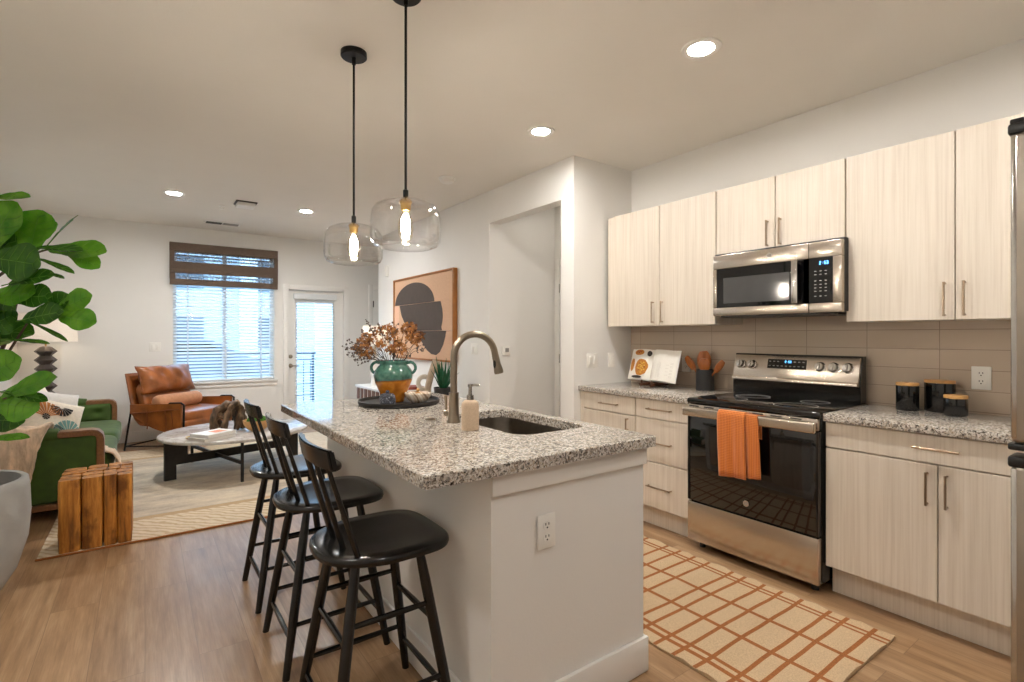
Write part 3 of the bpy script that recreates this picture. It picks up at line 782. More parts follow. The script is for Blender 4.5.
base_cab('base_cabinet', 'cream base cabinet at the pantry wall with one drawer over a door', 2.388, 2.943,
    [('drawer', 2.39, 2.90, .748, ZT, ((2.55, .805), (2.715, .805))), ('door', 2.39, 2.90, .152, .742, ((2.455, .64), (2.455, .716))), ('filler', 2.90, 2.943, .152, ZT, None)])
base_cab('base_cabinet', 'cream base cabinet with three drawers left of the cooker', 1.955, 2.386,
    [('drawer', 1.957, 2.385, .748, ZT, ((2.09, .812), (2.27, .812))), ('drawer', 1.957, 2.385, .458, .744, ((2.09, .590), (2.27, .590))), ('drawer', 1.957, 2.385, .152, .454, ((2.09, .295), (2.27, .295)))])
base_cab('base_cabinet', 'cream base cabinet with wide drawer over two doors right of the cooker', .30, 1.170,
    [('drawer', .302, 1.168, .748, ZT, ((.65, .812), (.80, .812))), ('door', .722, 1.168, .152, .744, ((.757, .573), (.757, .704))), ('door', .302, .720, .152, .744, ((.690, .573), (.690, .704)))])

def counter(name, label, y0, y1):
    m = MB(); m.box(2.742, y0, .876, XR - .010, y1, .915, bev=.005, seg=2)
    return tag(build(m, name, 'granite'), label, 'countertop', 'granite worktops')
counter('granite_countertop', 'short speckled granite worktop under the cookbook', 1.942, 2.943)
counter('granite_countertop', 'speckled granite worktop under the black canisters', .285, 1.171)
m = MB().box(XR - .009, .27, .874, XR - .0005, 2.943, 1.42)
struct(build(m, 'wall_backsplash', 'backsplash_tile', smooth=False))

UX = 3.03
def upper(name, label, y0, y1, z0, z1, doors, filler=None):
    t = thing(name, label, 'cabinet', (3.2, (y0 + y1) / 2, z0), group='wall cabinets')
    build(MB().box(UX + .020, y0, z0 + .002, XR - .002, y1, z1), 'body', 'cabinet_laminate', t, w=True, smooth=False)
    for a0, a1, pu in doors:
        f = build(MB().box(UX, a0 + .0018, z0, UX + .019, a1 - .0018, z1, bev=.0015, seg=1), 'door', 'cabinet_laminate', t, w=True)
        pull(f, 'handle', (UX,) + pu[0], (UX,) + pu[1], (-1, 0, 0))
    if filler: build(MB().box(UX + .014, filler[0], z0, UX + .03, filler[1], z1), 'filler', 'cabinet_laminate', t, w=True, smooth=False)
    return t
upper('wall_cabinet', 'cream two door wall cabinet above the cookbook', 1.942, 2.912, 1.376, 2.247,
      [(2.393, 2.838, ((2.447, 1.402), (2.447, 1.545))), (1.944, 2.391, ((2.365, 1.402), (2.365, 1.545)))], filler=(2.84, 2.912))
upper('wall_cabinet', 'short cream two door wall cabinet above the microwave', 1.182, 1.939, 1.826, 2.247,
      [(1.556, 1.938, ((1.598, 1.842), (1.598, 1.985))), (1.183, 1.554, ((1.522, 1.842), (1.522, 1.985)))])
upper('wall_cabinet', 'tall cream two door wall cabinet above the black canisters', .272, 1.179, 1.376, 2.247,
      [(.728, 1.178, ((.763, 1.398), (.763, 1.545))), (.273, .726, ((.692, 1.398), (.692, 1.545)))])

# seven-segment digits on clocks
SEG = {'0': 'abcdef', '1': 'bc', '2': 'abged', '3': 'abgcd', '5': 'afgcd', '8': 'abcdefg'}
def digits(mb, s, cx, cz, h, x, sp):
    """read towards +X: text runs to -Y"""
    wd = h * .5; y = cx + sp * (len(s) - 1) / 2; tk = h * .11
    for ch in s:
        if ch == ':':
            for dz in (-.2, .2): mb.box(x, y - tk / 2, cz + dz * h - tk / 2, x + .001, y + tk / 2, cz + dz * h + tk / 2)
        else:
            L, Rr, T, B = y + wd / 2, y - wd / 2, cz + h / 2, cz - h / 2
            for g in SEG[ch]:
                a = {'a': (L, Rr, T - tk, T), 'g': (L, Rr, cz - tk / 2, cz + tk / 2), 'd': (L, Rr, B, B + tk), 'f': (L, L - tk, cz, T), 'b': (Rr + tk, Rr, cz, T), 'e': (L, L - tk, B, cz), 'c': (Rr + tk, Rr, B, cz)}[g]
                mb.box(x, a[0], a[2], x + .001, a[1], a[3])
        y -= sp
# ------------------------------------------------------------------ microwave
t = thing('microwave', 'stainless steel microwave mounted over the cooker', 'microwave', (3.15, 1.537, 1.428))
MX = 2.95
build(MB().box(2.985, 1.166, 1.432, XR - .002, 1.920, 1.822, bev=.003), 'housing', 'black_plastic', t, w=True)
m = MB()   # stainless face as a frame round the two glass panels
m.box(MX, 1.332, 1.722, MX + .034, 1.911, 1.808, bev=.004); m.box(MX, 1.332, 1.427, MX + .034, 1.911, 1.478, bev=.004); m.box(MX, 1.886, 1.478, MX + .034, 1.911, 1.722, bev=.003)
m.box(MX + .004, 1.332, 1.478, MX + .03, 1.36, 1.722)
dr = build(m, 'door', 'stainless', t, w=True)
build(MB().box(MX + .004, 1.332, 1.478, MX + .032, 1.886, 1.722), 'door_glass', 'black_glass', dr, w=True, smooth=False)
build(MB().box(MX + .0025, 1.435, 1.503, MX + .006, 1.840, 1.662), 'door_screen', 'mesh_glass', dr, w=True, smooth=False)
m = MB(); m.box(MX - .038, 1.374, 1.480, MX - .022, 1.409, 1.720, bev=.006); m.box(MX - .024, 1.380, 1.484, MX + .006, 1.402, 1.502); m.box(MX - .024, 1.380, 1.698, MX + .006, 1.402, 1.716)
build(m, 'handle', 'chrome', dr, w=True)
m = MB(); m.box(MX, 1.166, 1.722, MX + .034, 1.330, 1.808, bev=.004); m.box(MX, 1.166, 1.427, MX + .034, 1.330, 1.478, bev=.004); m.box(MX, 1.166, 1.478, MX + .034, 1.211, 1.722, bev=.004)
cp = build(m, 'control_frame', 'stainless', t, w=True)
build(MB().box(MX + .002, 1.211, 1.478, MX + .03, 1.330, 1.722), 'control_panel', 'black_glass', cp, w=True, smooth=False)
m = MB()
for r_, z in enumerate((1.650, 1.632, 1.598, 1.578, 1.560, 1.542, 1.515)):
    for k in range(3):
        y = 1.297 - k * .026
        m.box(MX + .0008, y - .005, z - .0016, MX + .0022, y + .005, z + .0016)
build(m, 'keypad', 'key_print', cp, w=True, smooth=False)
m = MB(); digits(m, '2:53', 1.255, 1.693, .016, MX + .0008, .012); build(m, 'clock_display', 'clock_blue', cp, w=True, smooth=False)
m = MB(); m.box(2.99, 1.20, 1.418, 3.30, 1.88, 1.434); m.box(2.96, 1.22, 1.420, 2.985, 1.86, 1.430); build(m, 'vent_grille', 'black_plastic', t, w=True, smooth=False)
lg = build(MB().lathe([(0, 0), (.017, 0), (.017, .002), (0, .002)], n=28, M=Matrix.Translation((MX - .002, 1.547, 1.767)) @ Matrix.Rotation(R(90), 4, 'Y')), 'logo', 'chrome', dr, w=True)
text_mesh('GE', .020, .0004, 'grey_print', 'logo_letters', dr, facing_minus_x(V((MX - .0028, 1.547, 1.767)) - org(dr)))

# ------------------------------------------------------------------ cooker
t = thing('electric_range', 'stainless electric cooker with black glass hob and oven door', 'cooker', (3.02, 1.545, 0)); stove = t
SY0, SY1 = 1.168, 1.922
m = MB(); m.box(2.735, SY0 - .002, .055, 3.345, SY1 + .002, .895, bev=.002); build(m, 'body', 'black_enamel', t, w=True)
m = MB(); m.box(2.700, SY0 - .006, .887, 3.29, SY1 + .006, .921, bev=.006); 
ck = build(m, 'cooktop', 'black_glass', t, w=True)
m = MB()
for x, y, r in ((2.87, 1.36, .11), (2.87, 1.73, .085), (3.10, 1.36, .075), (3.10, 1.73, .10)):
    m.lathe([(r, .9212), (r, .9216), (r - .004, .9216), (r - .004, .9212)], c=(x, y, 0), n=40)
build(m, 'burner_ring', 'grey_print', ck, w=True)
m = MB(); m.box(2.702, SY0, .297, 2.738, SY1, .822, bev=.004)
od = build(m, 'oven_door', 'black_glass', t, w=True)
m = MB(); m.box(2.699, SY0, .30, 2.7025, SY0 + .012, .82); m.box(2.699, SY1 - .012, .30, 2.7025, SY1, .82); build(m, 'door_edge', 'black_enamel', od, w=True, smooth=False)
m = MB(); m.box(2.699, SY0 + .004, .826, 2.736, SY1 - .004, .884, bev=.003); build(m, 'vent_panel', 'stainless', od, w=True)
m = MB()
for i in range(7):
    y = SY0 + .08 + i * .10; m.box(2.696, y, .872, 2.702, y + .06, .879)
build(m, 'vent_slot', 'black_plastic', od, w=True, smooth=False)
m = MB(); m.box(2.643, SY0 - .004, .818, 2.667, SY1 + .004, .872, bev=.009, seg=3); m.box(2.66, SY0 + .01, .828, 2.70, SY0 + .05, .862, bev=.004); m.box(2.66, SY1 - .05, .828, 2.70, SY1 - .01, .862, bev=.004)
build(m, 'handle', 'stainless', od, w=True)
m = MB(); m.box(2.696, SY0, .055, 2.738, SY1, .290, bev=.006); build(m, 'storage_drawer', 'stainless', t, w=True)
lg = build(MB().lathe([(0, 0), (.017, 0), (.017, .003), (0, .003)], n=28, M=Matrix.Translation((2.698, 1.546, .367)) @ Matrix.Rotation(R(90), 4, 'Y')), 'logo', 'chrome', od, w=True)
text_mesh('GE', .020, .0004, 'grey_print', 'logo_letters', od, facing_minus_x(V((2.6972, 1.546, .367)) - org(od)))
for y in (SY0 + .05, SY1 - .05):
    for x in (2.78, 3.28): build(MB().cyl((x, y, 0), (x, y, .055), .018, n=12), 'foot', 'black_plastic', t, w=True)
# back guard
m = MB(); m.prism([(3.225, .921), (3.300, .921), (3.300, 1.184), (3.262, 1.184), (3.225, 1.03)], lambda p: V((p[0], SY0 + .008, p[1])), lambda p: V((p[0], SY1 + .016, p[1])))
build(m, 'back_riser', 'black_enamel', t, w=True, smooth=False)
pt = math.atan2(.045, .185)     # lean of the control panel
PM = Matrix.Translation((3.207, 1.557, 1.024)) @ Matrix.Rotation(pt, 4, 'Y')
m = MB(); m.box(0, -.375, 0, .028, .375, .158, bev=.006, M=PM); m.box(-.010, -.375, -.012, .04, .375, .012, bev=.005, M=PM)
gp = build(m, 'control_panel', 'stainless', t, w=True)
m = MB(); m.box(-.0015, -.109 + .019, .073, .002, .147, .133, M=PM); build(m, 'display_glass', 'black_glass', gp, w=True, smooth=False)
dm = MB(); digits(dm, '2:53', .02, .118, .014, -.0026, .010); dm.xf(PM); build(dm, 'clock_display', 'clock_blue', gp, w=True, smooth=False)
m = MB()
for r_, z in enumerate((.118, .090)):
    for k in range(9):
        if r_ == 0 and 3 <= k <= 5: continue
        y = .132 - k * .0255; m.box(-.0025, y - .006, z - .002, -.001, y + .006, z + .002, M=PM)
build(m, 'key_legend', 'key_print', gp, w=True, smooth=False)
for y in (1.872, 1.797, 1.376, 1.302, 1.228):
    m = MB(); KM = PM @ Matrix.Translation((0, y - 1.545, .094)) @ Matrix.Rotation(R(-90), 4, 'Y')
    m.lathe([(0, .0), (.031, .0), (.031, .004), (.026, .006), (.024, .024), (.022, .027), (0, .027)], n=28, M=KM); m.box(-.019, -.006, .020, .019, .006, .036, bev=.003, M=KM)
    build(m, 'knob', 'chrome', gp, w=True)

stove.location = (3.04, 1.557, 0)

# towel over the oven handle
t = thing('dish_towel', 'orange waffle dish towel folded over the oven handle', 'towel', (2.655, 1.58, .50))
def towel_layer(y0, y1, zb, off, name, seed):
    m = MB()
    path = [(2.690, .70 + .04), (2.689, .80), (2.683, .862), (2.672, .874 + off), (2.655, .878 + off), (2.640, .873 + off), (2.634 - off, .86), (2.632 - off, .80), (2.634 - off, .66), (2.638 - off, zb)]
    # resample
    pts = []
    for a, b in zip(path, path[1:]):
        for k in range(4): pts.append((a[0] + (b[0] - a[0]) * k / 4, a[1] + (b[1] - a[1]) * k / 4))
    pts.append(path[-1]); n = len(pts) - 1
    def f(u, v):
        i = min(int(v * n), n - 1); fr = v * n - i
        x = pts[i][0] + (pts[i + 1][0] - pts[i][0]) * fr; z = pts[i][1] + (pts[i + 1][1] - pts[i][1]) * fr
        hang = max(0, (v - .62)) / .38
        x -= hang * (.006 * math.sin(u * 9 + seed) + .004 * math.sin(u * 21 + seed))
        y = y1 + (y0 - y1) * u + hang * .01 * math.sin(seed + v * 4)
        z += hang * .012 * (u - .5)
        return V((x, y - 0.012 * hang * (1 if seed else 0), z))
    m.grid(f, 18, n)
    o = build(m, name, 'waffle_orange', t, w=True, angle=180)
    md = o.modifiers.new('thick', 'SOLIDIFY'); md.thickness = .004; md.offset = 0
t.location = (2.675, 1.58, .50)
towel_layer(1.525, 1.690, .513, .003, 'front_fold', 0)
towel_layer(1.462, 1.60, .527, -.0035, 'back_fold', 1.7)

# ------------------------------------------------------------------ fridge (edge of the frame)
t = thing('refrigerator', 'stainless fridge with black door caps at the edge of the kitchen', 'fridge', (2.02, -.16, 0))
RX, RY1, RY0 = 1.63, .290, -.61
build(MB().box(RX + .07, RY0, .02, 2.42, RY1 - .012, 1.765, bev=.006), 'body', 'fridge_side', t, w=True)
for nm, z0, z1 in (('fridge_door', .06, 1.0), ('freezer_door', 1.052, 1.770)):
    m = MB(); m.box(RX, RY0, z0, RX + .066, RY1, z1, bev=.010, seg=4); d = build(m, nm, 'stainless_fridge', t, w=True)
    m = MB(); m.box(RX - .001, RY1 - .010, z0 + .01, RX + .06, RY1 + .0015, z1 - .005, bev=.004); build(m, 'door_edge', 'chrome', d, w=True)
    m = MB(); m.box(RX - .002, RY0, z1 - .004, RX + .07, RY1 + .007, z1 + .022, bev=.006)
    if nm == 'freezer_door':
        build(MB().box(RX, RY1 - .022, z1 + .02, RX + .07, RY1 + .003, z1 + .032, bev=.003), 'hinge_cover', 'black_plastic', d, w=True); build(MB().box(RX, RY0, z1 + .02, RX + .07, RY1 - .035, z1 + .032, bev=.003), 'hinge_cover', 'black_plastic', d, w=True); build(MB().box(RX - .002, RY0, z0 - .016, RX + .07, RY1 + .007, z0, bev=.005), 'door_cap', 'black_plastic', d, w=True)
    build(m, 'door_cap', 'black_plastic', d, w=True)
    hz0, hz1 = (.40, .95) if nm == 'fridge_door' else (1.12, 1.45)
    m = MB(); m.cyl((RX - .05, RY0 + .09, hz0), (RX - .05, RY0 + .09, hz1), .012, n=14)
    for z in (hz0 + .03, hz1 - .03): m.cyl((RX, RY0 + .09, z), (RX - .05, RY0 + .09, z), .010, n=10)
    build(m, 'handle', 'chrome', d, w=True)
m = MB(); m.cyl((RX + .02, RY1 - .03, 1.022), (RX + .02, RY1 - .03, 1.036), .012, n=14); build(m, 'hinge', 'chrome', t, w=True)
for x in (1.75, 2.36):
    for y in (RY0 + .06, RY1 - .07): build(MB().cyl((x, y, 0), (x, y, .022), .02, n=12), 'foot', 'black_plastic', t, w=True)

# ------------------------------------------------------------------ things on the kitchen worktops
ZW = .9152
def oval_canister(x, y, a, b, h, rz, label):
    t = thing('canister', label, 'canister', (x, y, ZW), rz, group='black canisters with bamboo lids')
    def ring_prof(prof, mb, n=36):
        for (q0, q1) in zip(prof, prof[1:]): pass
    m = MB(); S_ = Matrix.Diagonal((1, b / a, 1, 1))
    m.lathe([(0, 0), (a * .94, 0), (a, .006), (a, h - .004), (a * .98, h), (0, h)], n=40, M=S_); build(m, 'jar', 'canister_black', t)
    m = MB(); m.lathe([(0, h + .0005), (a * 1.0, h + .0005), (a * 1.01, h + .004), (a * 1.01, h + .012), (a * .98, h + .015), (0, h + .015)], n=40, M=S_); build(m, 'lid', 'bamboo', t)
oval_canister(3.222, .966, .049, .049, .128, 0, 'black canister with bamboo lid standing alone left of the tallest one')
oval_canister(3.287, .850, .066, .050, .146, R(75), 'tallest wide black canister with bamboo lid at the tiled wall')
oval_canister(3.185, .762, .050, .046, .084, 0, 'smallest low black canister in front of the tallest one')

t = thing('utensil_crock', 'matte black crock holding wooden spoons beside the cooker', 'crock', (3.245, 2.165, ZW))
build(MB().lathe([(0, 0), (.060, 0), (.062, .003), (.062, .145), (.060, .147), (.055, .147), (.055, .012), (0, .012)], n=40), 'pot', 'crock_black', t)
def spoon(label, base, tip, wd, ln, kind):
    base, tip = V(base), V(tip); dr = (tip - base).normalized(); L = (tip - base).length
    t = thing('wooden_utensil', label, 'utensil', tuple(base), group='wooden utensils in the black crock')
    hh = dr * (L - ln); side = V((0, 1, 0)); side = (side - dr * side.dot(dr)).normalized()
    m = MB(); m.tube([V((0, 0, 0)), hh * .5, hh, hh + dr * .02], [.006, .006, .007, .012], 10); build(m, 'handle', 'utensil_wood', t)
    m = MB(); pts = []; rs = []
    for k in range(9):
        f = k / 8; pts.append(hh + dr * (ln * f)); rs.append((.008 + wd * math.sin(PI * min(1, .08 + .84 * f)) ** .6, .005 + (.010 if kind == 'ladle' else .003) * math.sin(PI * f)))
    m.tube(pts, rs, 16, flat=side); build(m, 'head', 'utensil_wood', t)
zb = ZW + .016
cx, cy = 3.245, 2.165
spoon('tilted wooden spoon leaning out of the crock towards the cookbook', (cx, cy - .02, zb), (cx - .01, cy + .150, ZW + .232), .022, .11, 'spoon')
spoon('tall broad wooden spoon upright in the middle of the crock', (cx + .01, cy, zb), (cx + .025, cy + .030, ZW + .275), .050, .135, 'ladle')
spoon('shorter wooden ladle upright at the front of the crock', (cx - .015, cy + .01, zb), (cx - .02, cy - .010, ZW + .225), .040, .09, 'ladle')
spoon('narrow wooden spatula leaning out of the crock towards the cooker', (cx, cy + .02, zb), (cx - .01, cy - .150, ZW + .212), .017, .10, 'spoon')

# cookbook on its stand; the stand and book face the room (-X), leaning back
BM = Matrix.Translation((3.165, 2.590, ZW + .036)) @ Matrix.Rotation(R(-8), 4, 'Z') @ Matrix.Rotation(R(15), 4, 'Y') @ Matrix.Scale(1.12, 4)
t = thing('book_stand', 'dark wooden book stand holding the open cookbook', 'stand', (3.165, 2.575, ZW))
SM = Matrix.Translation((3.165, 2.575, ZW)) @ Matrix.Rotation(R(-8), 4, 'Z')
m = MB(); m.box(.012, -.15, 0, .024, .15, .17, bev=.003, M=Matrix.Translation((.012, 0, .028)) @ Matrix.Rotation(R(17), 4, 'Y')); m.xf(SM); bk = build(m, 'back_board', 'dark_walnut', t, w=True)
m = MB(); m.box(.02, -.02, .001, .155, .02, .016, bev=.003); m.tube([(.15, 0, .008), (.085, 0, .16)], .007, 8); m.xf(SM); build(m, 'prop', 'dark_walnut', t, w=True)
for y in (-.055, .055):
    m = MB(); m.tube([(.03, y, .014), (-.03, y, .014), (-.060, y, .010), (-.072, y, .016)], [.013, .013, .013, .006], 10); m.tube([(-.040, y, .014), (-.050, y, .030), (-.046, y, .046)], [.010, .008, .004], 8); m.xf(SM); build(m, 'foot', 'dark_walnut', t, w=True)
t = thing('cookbook', 'open cookbook showing food photos on the kitchen worktop', 'book', (3.165, 2.575, ZW + .03))
def page_x(s): return -.004 - .036 * math.sin(PI * min(1, abs(s) / .225) ** .62) * .9
m = MB(); m.box(.000, -.232, 0, .0035, .232, .222, bev=.001, M=BM); build(m, 'cover', 'cover_white', t, w=True)
for nm, sg in (('left_page', 1), ('right_page', -1)):
    m = MB(); N = 12
    for k in range(N):
        s0, s1 = .225 * k / N, .225 * (k + 1) / N
        a, b = page_x(s0), page_x(s1)
        q = [V((a, sg * s0, .004)), V((b, sg * s1, .004)), V((b, sg * s1, .218)), V((a, sg * s0, .218))]
        bq = [V((0, p.y, p.z)) for p in q]
        f = [m.bm.verts.new(BM @ p) for p in q]; g = [m.bm.verts.new(BM @ p) for p in bq]
        m.face(f); m.face(g[::-1]); m.face([f[0], f[1], g[1], g[0]]); m.face([f[2], f[3], g[3], g[2]])
        if k == N - 1: m.face([f[1], f[2], g[2], g[1]])
    bmesh.ops.remove_doubles(m.bm, verts=list(m.bm.verts), dist=1e-5)
    pg = build(m, nm, 'paper', t, w=True)
    def patch(mb, s0, z0, rs, rz, n=18, jag=0.12, seed=0):
        rings = []
        for q in (0, .35, .7, 1):
            rg = []
            for i in range(n if q else 1):
                a = 2 * PI * i / n; rr = q * (1 + jag * noise.noise(V((math.cos(a) * 2, math.sin(a) * 2, seed))))
                s_ = s0 + rs * rr * math.cos(a); z_ = z0 + rz * rr * math.sin(a)
                rg.append(mb.bm.verts.new(BM @ V((page_x(s_) - .0022, sg * s_, z_))))
            rings.append(rg)
        for a_, b_ in zip(rings, rings[1:]):
            for k in range(n):
                if len(a_) == 1: mb.face([a_[0], b_[k], b_[(k + 1) % n]])
                else: mb.face([a_[k], a_[(k + 1) % n], b_[(k + 1) % n], b_[k]])
    if sg > 0:
        m = MB(); m.mi = 0; patch(m, .080, .088, .062, .060, seed=1); m.mi = 1
        for k in range(16): patch(m, .075 + .04 * math.cos(k * 2.4) * (k / 16) ** .5, .090 + .04 * math.sin(k * 2.4) * (k / 16) ** .5, .008, .006, 8, seed=k)
        m.mi = 2
        for k in range(9): patch(m, .075 + .03 * math.cos(k * 2.1 + 1), .090 + .03 * math.sin(k * 2.1 + 1), .006, .006, 8, seed=k + 20)
        for v in m.bm.verts: pass
        m.mi = 0; patch(m, .125, .194, .058, .020, seed=5); patch(m, .188, .105, .026, .048, seed=7)
        m.mi = 2
        for k in range(6): patch(m, .10 + .011 * k, .197 + .006 * math.sin(k * 2), .006, .006, 8, seed=k + 40)
        m.mi = 3; patch(m, .024, .188, .016, .020, seed=9); patch(m, .11, .018, .060, .010, seed=11)
        # lift the toppings in front of the plates
        lift = {v for f in m.bm.faces if f.material_index in (1, 2) for v in f.verts}
        for v in lift: v.co += (BM.to_3x3() @ V((-.0014, 0, 0)))
        build(m, 'food_photo', ['food_orange', 'food_yellow', 'food_red', 'food_dark'], pg, w=True, smooth=False)
    else:
        m = MB()
        def line(s0, s1, z):
            vs = [m.bm.verts.new(BM @ V((page_x(s_) - .0012, sg * s_, z_))) for s_, z_ in ((s0, z), (s1, z), (s1, z + .002), (s0, z + .002))]; m.face(vs)
        line(.06, .16, .184)
        for k in range(14):
            line(.025, .085, .120 - k * .0075); line(.095, .20 - .03 * (k % 3 == 2), .130 - k * .0075)
        build(m, 'text_lines', 'page_grey', pg, w=True, smooth=False)

# ------------------------------------------------------------------ outlets and switches
def plate(name, label, cat, c, nrm, up_w, kind, grp=None, parts=1):
    """c = centre on the wall, nrm = outward normal (axis), up_w = width"""
    t = thing(name, label, cat, c, group=grp)
    n = V(nrm); side = V((0, 0, 1)).cross(n)
    B = Matrix((( side.x, 0, n.x, 0), (side.y, 0, n.y, 0), (0, 1, n.z, 0), (0, 0, 0, 1)))     # local x=side, y=up, z=out
    build(MB().box(-up_w / 2, -.057, 0, up_w / 2, .057, .006, bev=.003, M=B), 'plate', 'switch_white', t)
    for k in range(parts):
        xo = (k - (parts - 1) / 2) * .046
        if kind == 'outlet':
            for dy in (-.02, .02):
                f = build(MB().lathe([(0, .006), (.016, .006), (.016, .008), (0, .008)], n=24, M=B @ Matrix.Translation((xo, dy, 0))), 'socket_face', 'switch_white', t)
                m = MB(); m.box(-.008, .001, .008, -.005, .009, .0086, M=B @ Matrix.Translation((xo, dy, 0))); m.box(.005, .001, .008, .008, .009, .0086, M=B @ Matrix.Translation((xo, dy, 0))); m.cyl(B @ V((xo, dy - .007, .008)), B @ V((xo, dy - .007, .0086)), .003, n=10)
                build(m, 'slot', 'black_plastic', f, smooth=False)
        else:
            m = MB(); m.box(-.016, -.033, .006, .016, .033, .0085, bev=.001, M=B @ Matrix.Translation((xo, 0, 0))); m.box(-.014, -.03, .008, .014, .03, .011, bev=.002, M=B @ Matrix.Translation((xo, 0, 0)) @ Matrix.Rotation(R(3), 4, 'X')); build(m, 'rocker', 'switch_white', t)
    return t
XT = XR - .0095
plate('wall_outlet', 'white power outlet on the tiled wall right of the canisters', 'outlet', (XT, .703, 1.093), (-1, 0, 0), .075, 'outlet')
plate('wall_outlet', 'white power outlet on the tiled wall between cookbook and wooden spoons', 'outlet', (XT, 2.395, 1.085), (-1, 0, 0), .075, 'outlet')
plate('wall_outlet', 'white power outlet on the end panel of the island', 'outlet', (1.083, 1.318, .653), (0, -1, 0), .075, 'outlet')
plate('light_switch', 'double white light switch on the wall beside the cabinets', 'switch', (2.895, YP0 - .0005, 1.105), (0, -1, 0), .118, 'switch', parts=2)
plate('light_switch', 'single white light switch nearest the tiled wall corner', 'switch', (3.112, YP0 - .0005, 1.102), (0, -1, 0), .072, 'switch')
plate('light_switch', 'double white light switch on the wall right of the painting', 'switch', (XP - .0005, 4.416, 1.169), (-1, 0, 0), .118, 'switch', parts=2)
plate('light_switch', 'double white light switch on the wall above the leather armchair', 'switch', (.102, YB - .0005, 1.163), (0, -1, 0), .118, 'switch', parts=2)
t = thing('thermostat', 'small white thermostat inside the hall opening', 'thermostat', (2.885, OY1 - .0005, 1.155))
build(MB().box(-.045, -.022, -.045, .045, 0, .045, bev=.006), 'case', 'switch_white', t)
build(MB().box(-.015, -.0235, -.012, .028, -.021, .026), 'screen', 'grey_print', t, smooth=False)
t = thing('door_chime', 'small white vertical chime box high on the wall above the painting', 'chime', (XP - .0005, 6.68, 2.20))
build(MB().box(-.035, -.03, -.09, 0, .03, .06, bev=.006), 'case', 'switch_white', t); build(MB().box(-.040, -.015, -.085, -.034, .015, -.03, bev=.003), 'grille', 'trim_white', t)

# ------------------------------------------------------------------ island
IX0, IX1, IY0, IY1 = .868, 1.576, 1.322, 3.07
t = thing('kitchen_island', 'white painted kitchen island with a plain end panel', 'island', (1.2, 2.2, 0))
m = MB(); m.box(IX0, IY0, .0, IX0 + .10, IY1, .874); m.box(IX0 + .10, IY0, 0, IX1, IY0 + .10, .874); m.box(IX0 + .10, IY1 - .10, 0, IX1, IY1, .874)
m.box(IX0 + .10, IY0 + .10, 0, IX1 - .023, IY1 - .10, .60); m.box(IX1 - .023, IY0 + .10, .10, IX1 - .0185, IY1 - .10, .86)
build(m, 'body', 'wall_paint', t, w=True, smooth=False)
m = MB(); m.box(IX0 - .004, IY0 - .016, .806, IX1 + .004, IY0, .874, bev=.003); build(m, 'apron_trim', 'trim_white', t, w=True)
m = MB(); m.box(IX0 - .012, IY0 - .016, .002, IX1 + .014, IY0, .135, bev=.004); m.box(IX0 - .014, IY0, .002, IX0, IY1, .135, bev=.004); m.box(IX1, IY0, .002, IX1 + .014, IY0 + .085, .135, bev=.004)
build(m, 'baseboard', 'trim_white', t, w=True)
for a0, a1 in ((1.42, 1.83), (1.835, 2.245), (2.25, 2.96)):
    dd = build(MB().box(IX1 - .018, a0, .12, IX1 + .001, a1, .868, bev=.002), 'door', 'cabinet_laminate', t, w=True)
    yh = a1 - .05 if a0 < 1.6 else a0 + .05
    pull(dd, 'handle', (IX1 + .001, yh, .68), (IX1 + .001, yh, .82), (1, 0, 0))
# worktop with sink cut-out
CX0, CX1, CY0, CY1 = .623, 1.606, 1.280, 3.120
SX0, SX1, SYa, SYb, SR = 1.175, 1.545, 1.585, 2.225, .075
def rrect(x0, x1, y0, y1, r, n=6):
    out = []
    for cx_, cy_, a0 in ((x1 - r, y1 - r, 0), (x0 + r, y1 - r, 90), (x0 + r, y0 + r, 180), (x1 - r, y0 + r, 270)):
        for k in range(n + 1):
            a = R(a0 + 90 * k / n); out.append((cx_ + r * math.cos(a), cy_ + r * math.sin(a)))
    return out
m = MB(); outer = rrect(CX0, CX1, CY0, CY1, .012, 3); inner = rrect(SX0, SX1, SYa, SYb, SR, 6)
def slab_with_hole(m, outer, inner, z0, z1, ch):
    def loop(poly, z, dx=0):
        cx_ = sum(p[0] for p in poly) / len(poly); cy_ = sum(p[1] for p in poly) / len(poly)
        return [m.bm.verts.new((p[0] + (dx if p[0] < cx_ else -dx), p[1] + (dx if p[1] < cy_ else -dx), z)) for p in poly]
    o0, o1, o2, o3 = loop(outer, z0), loop(outer, z0 + .001), loop(outer, z1 - ch), loop(outer, z1, ch)
    i0, i2, i3 = loop(inner, z0), loop(inner, z1 - ch), loop(inner, z1, -ch)
    for a, b in ((o0, o1), (o1, o2), (o2, o3), (i0, i2), (i2, i3)):
        n = len(a)
        for k in range(n): m.face([a[k], a[(k + 1) % n], b[(k + 1) % n], b[k]])
    for a, b in ((o3, i3), (o0, i0)):
        ea = [m.bm.edges.get((a[k], a[(k + 1) % len(a)])) for k in range(len(a))]; eb = [m.bm.edges.get((b[k], b[(k + 1) % len(b)])) for k in range(len(b))]
        bmesh.ops.triangle_fill(m.bm, edges=[e for e in ea + eb if e], use_beauty=True)
slab_with_hole(m, outer, inner, .876, .915, .004)
tag(build(m, 'granite_countertop', 'granite', smooth=True, angle=30), 'large speckled granite island worktop with the sink cut into it', 'countertop', 'granite worktops')
t = thing('sink', 'rounded stainless sink bowl set into the island worktop', 'sink', (1.36, 1.9, .68))
m = MB(); rings = []
for (gro, z, r) in ((.012, .8755, .08), (.004, .8755, .078), (.002, .86, .077), (-.004, .72, .075), (-.025, .695, .075), (-.07, .688, .07)):
    rings.append([m.bm.verts.new((p[0], p[1], z)) for p in rrect(SX0 - gro, SX1 + gro, SYa - gro, SYb + gro, r, 6)])
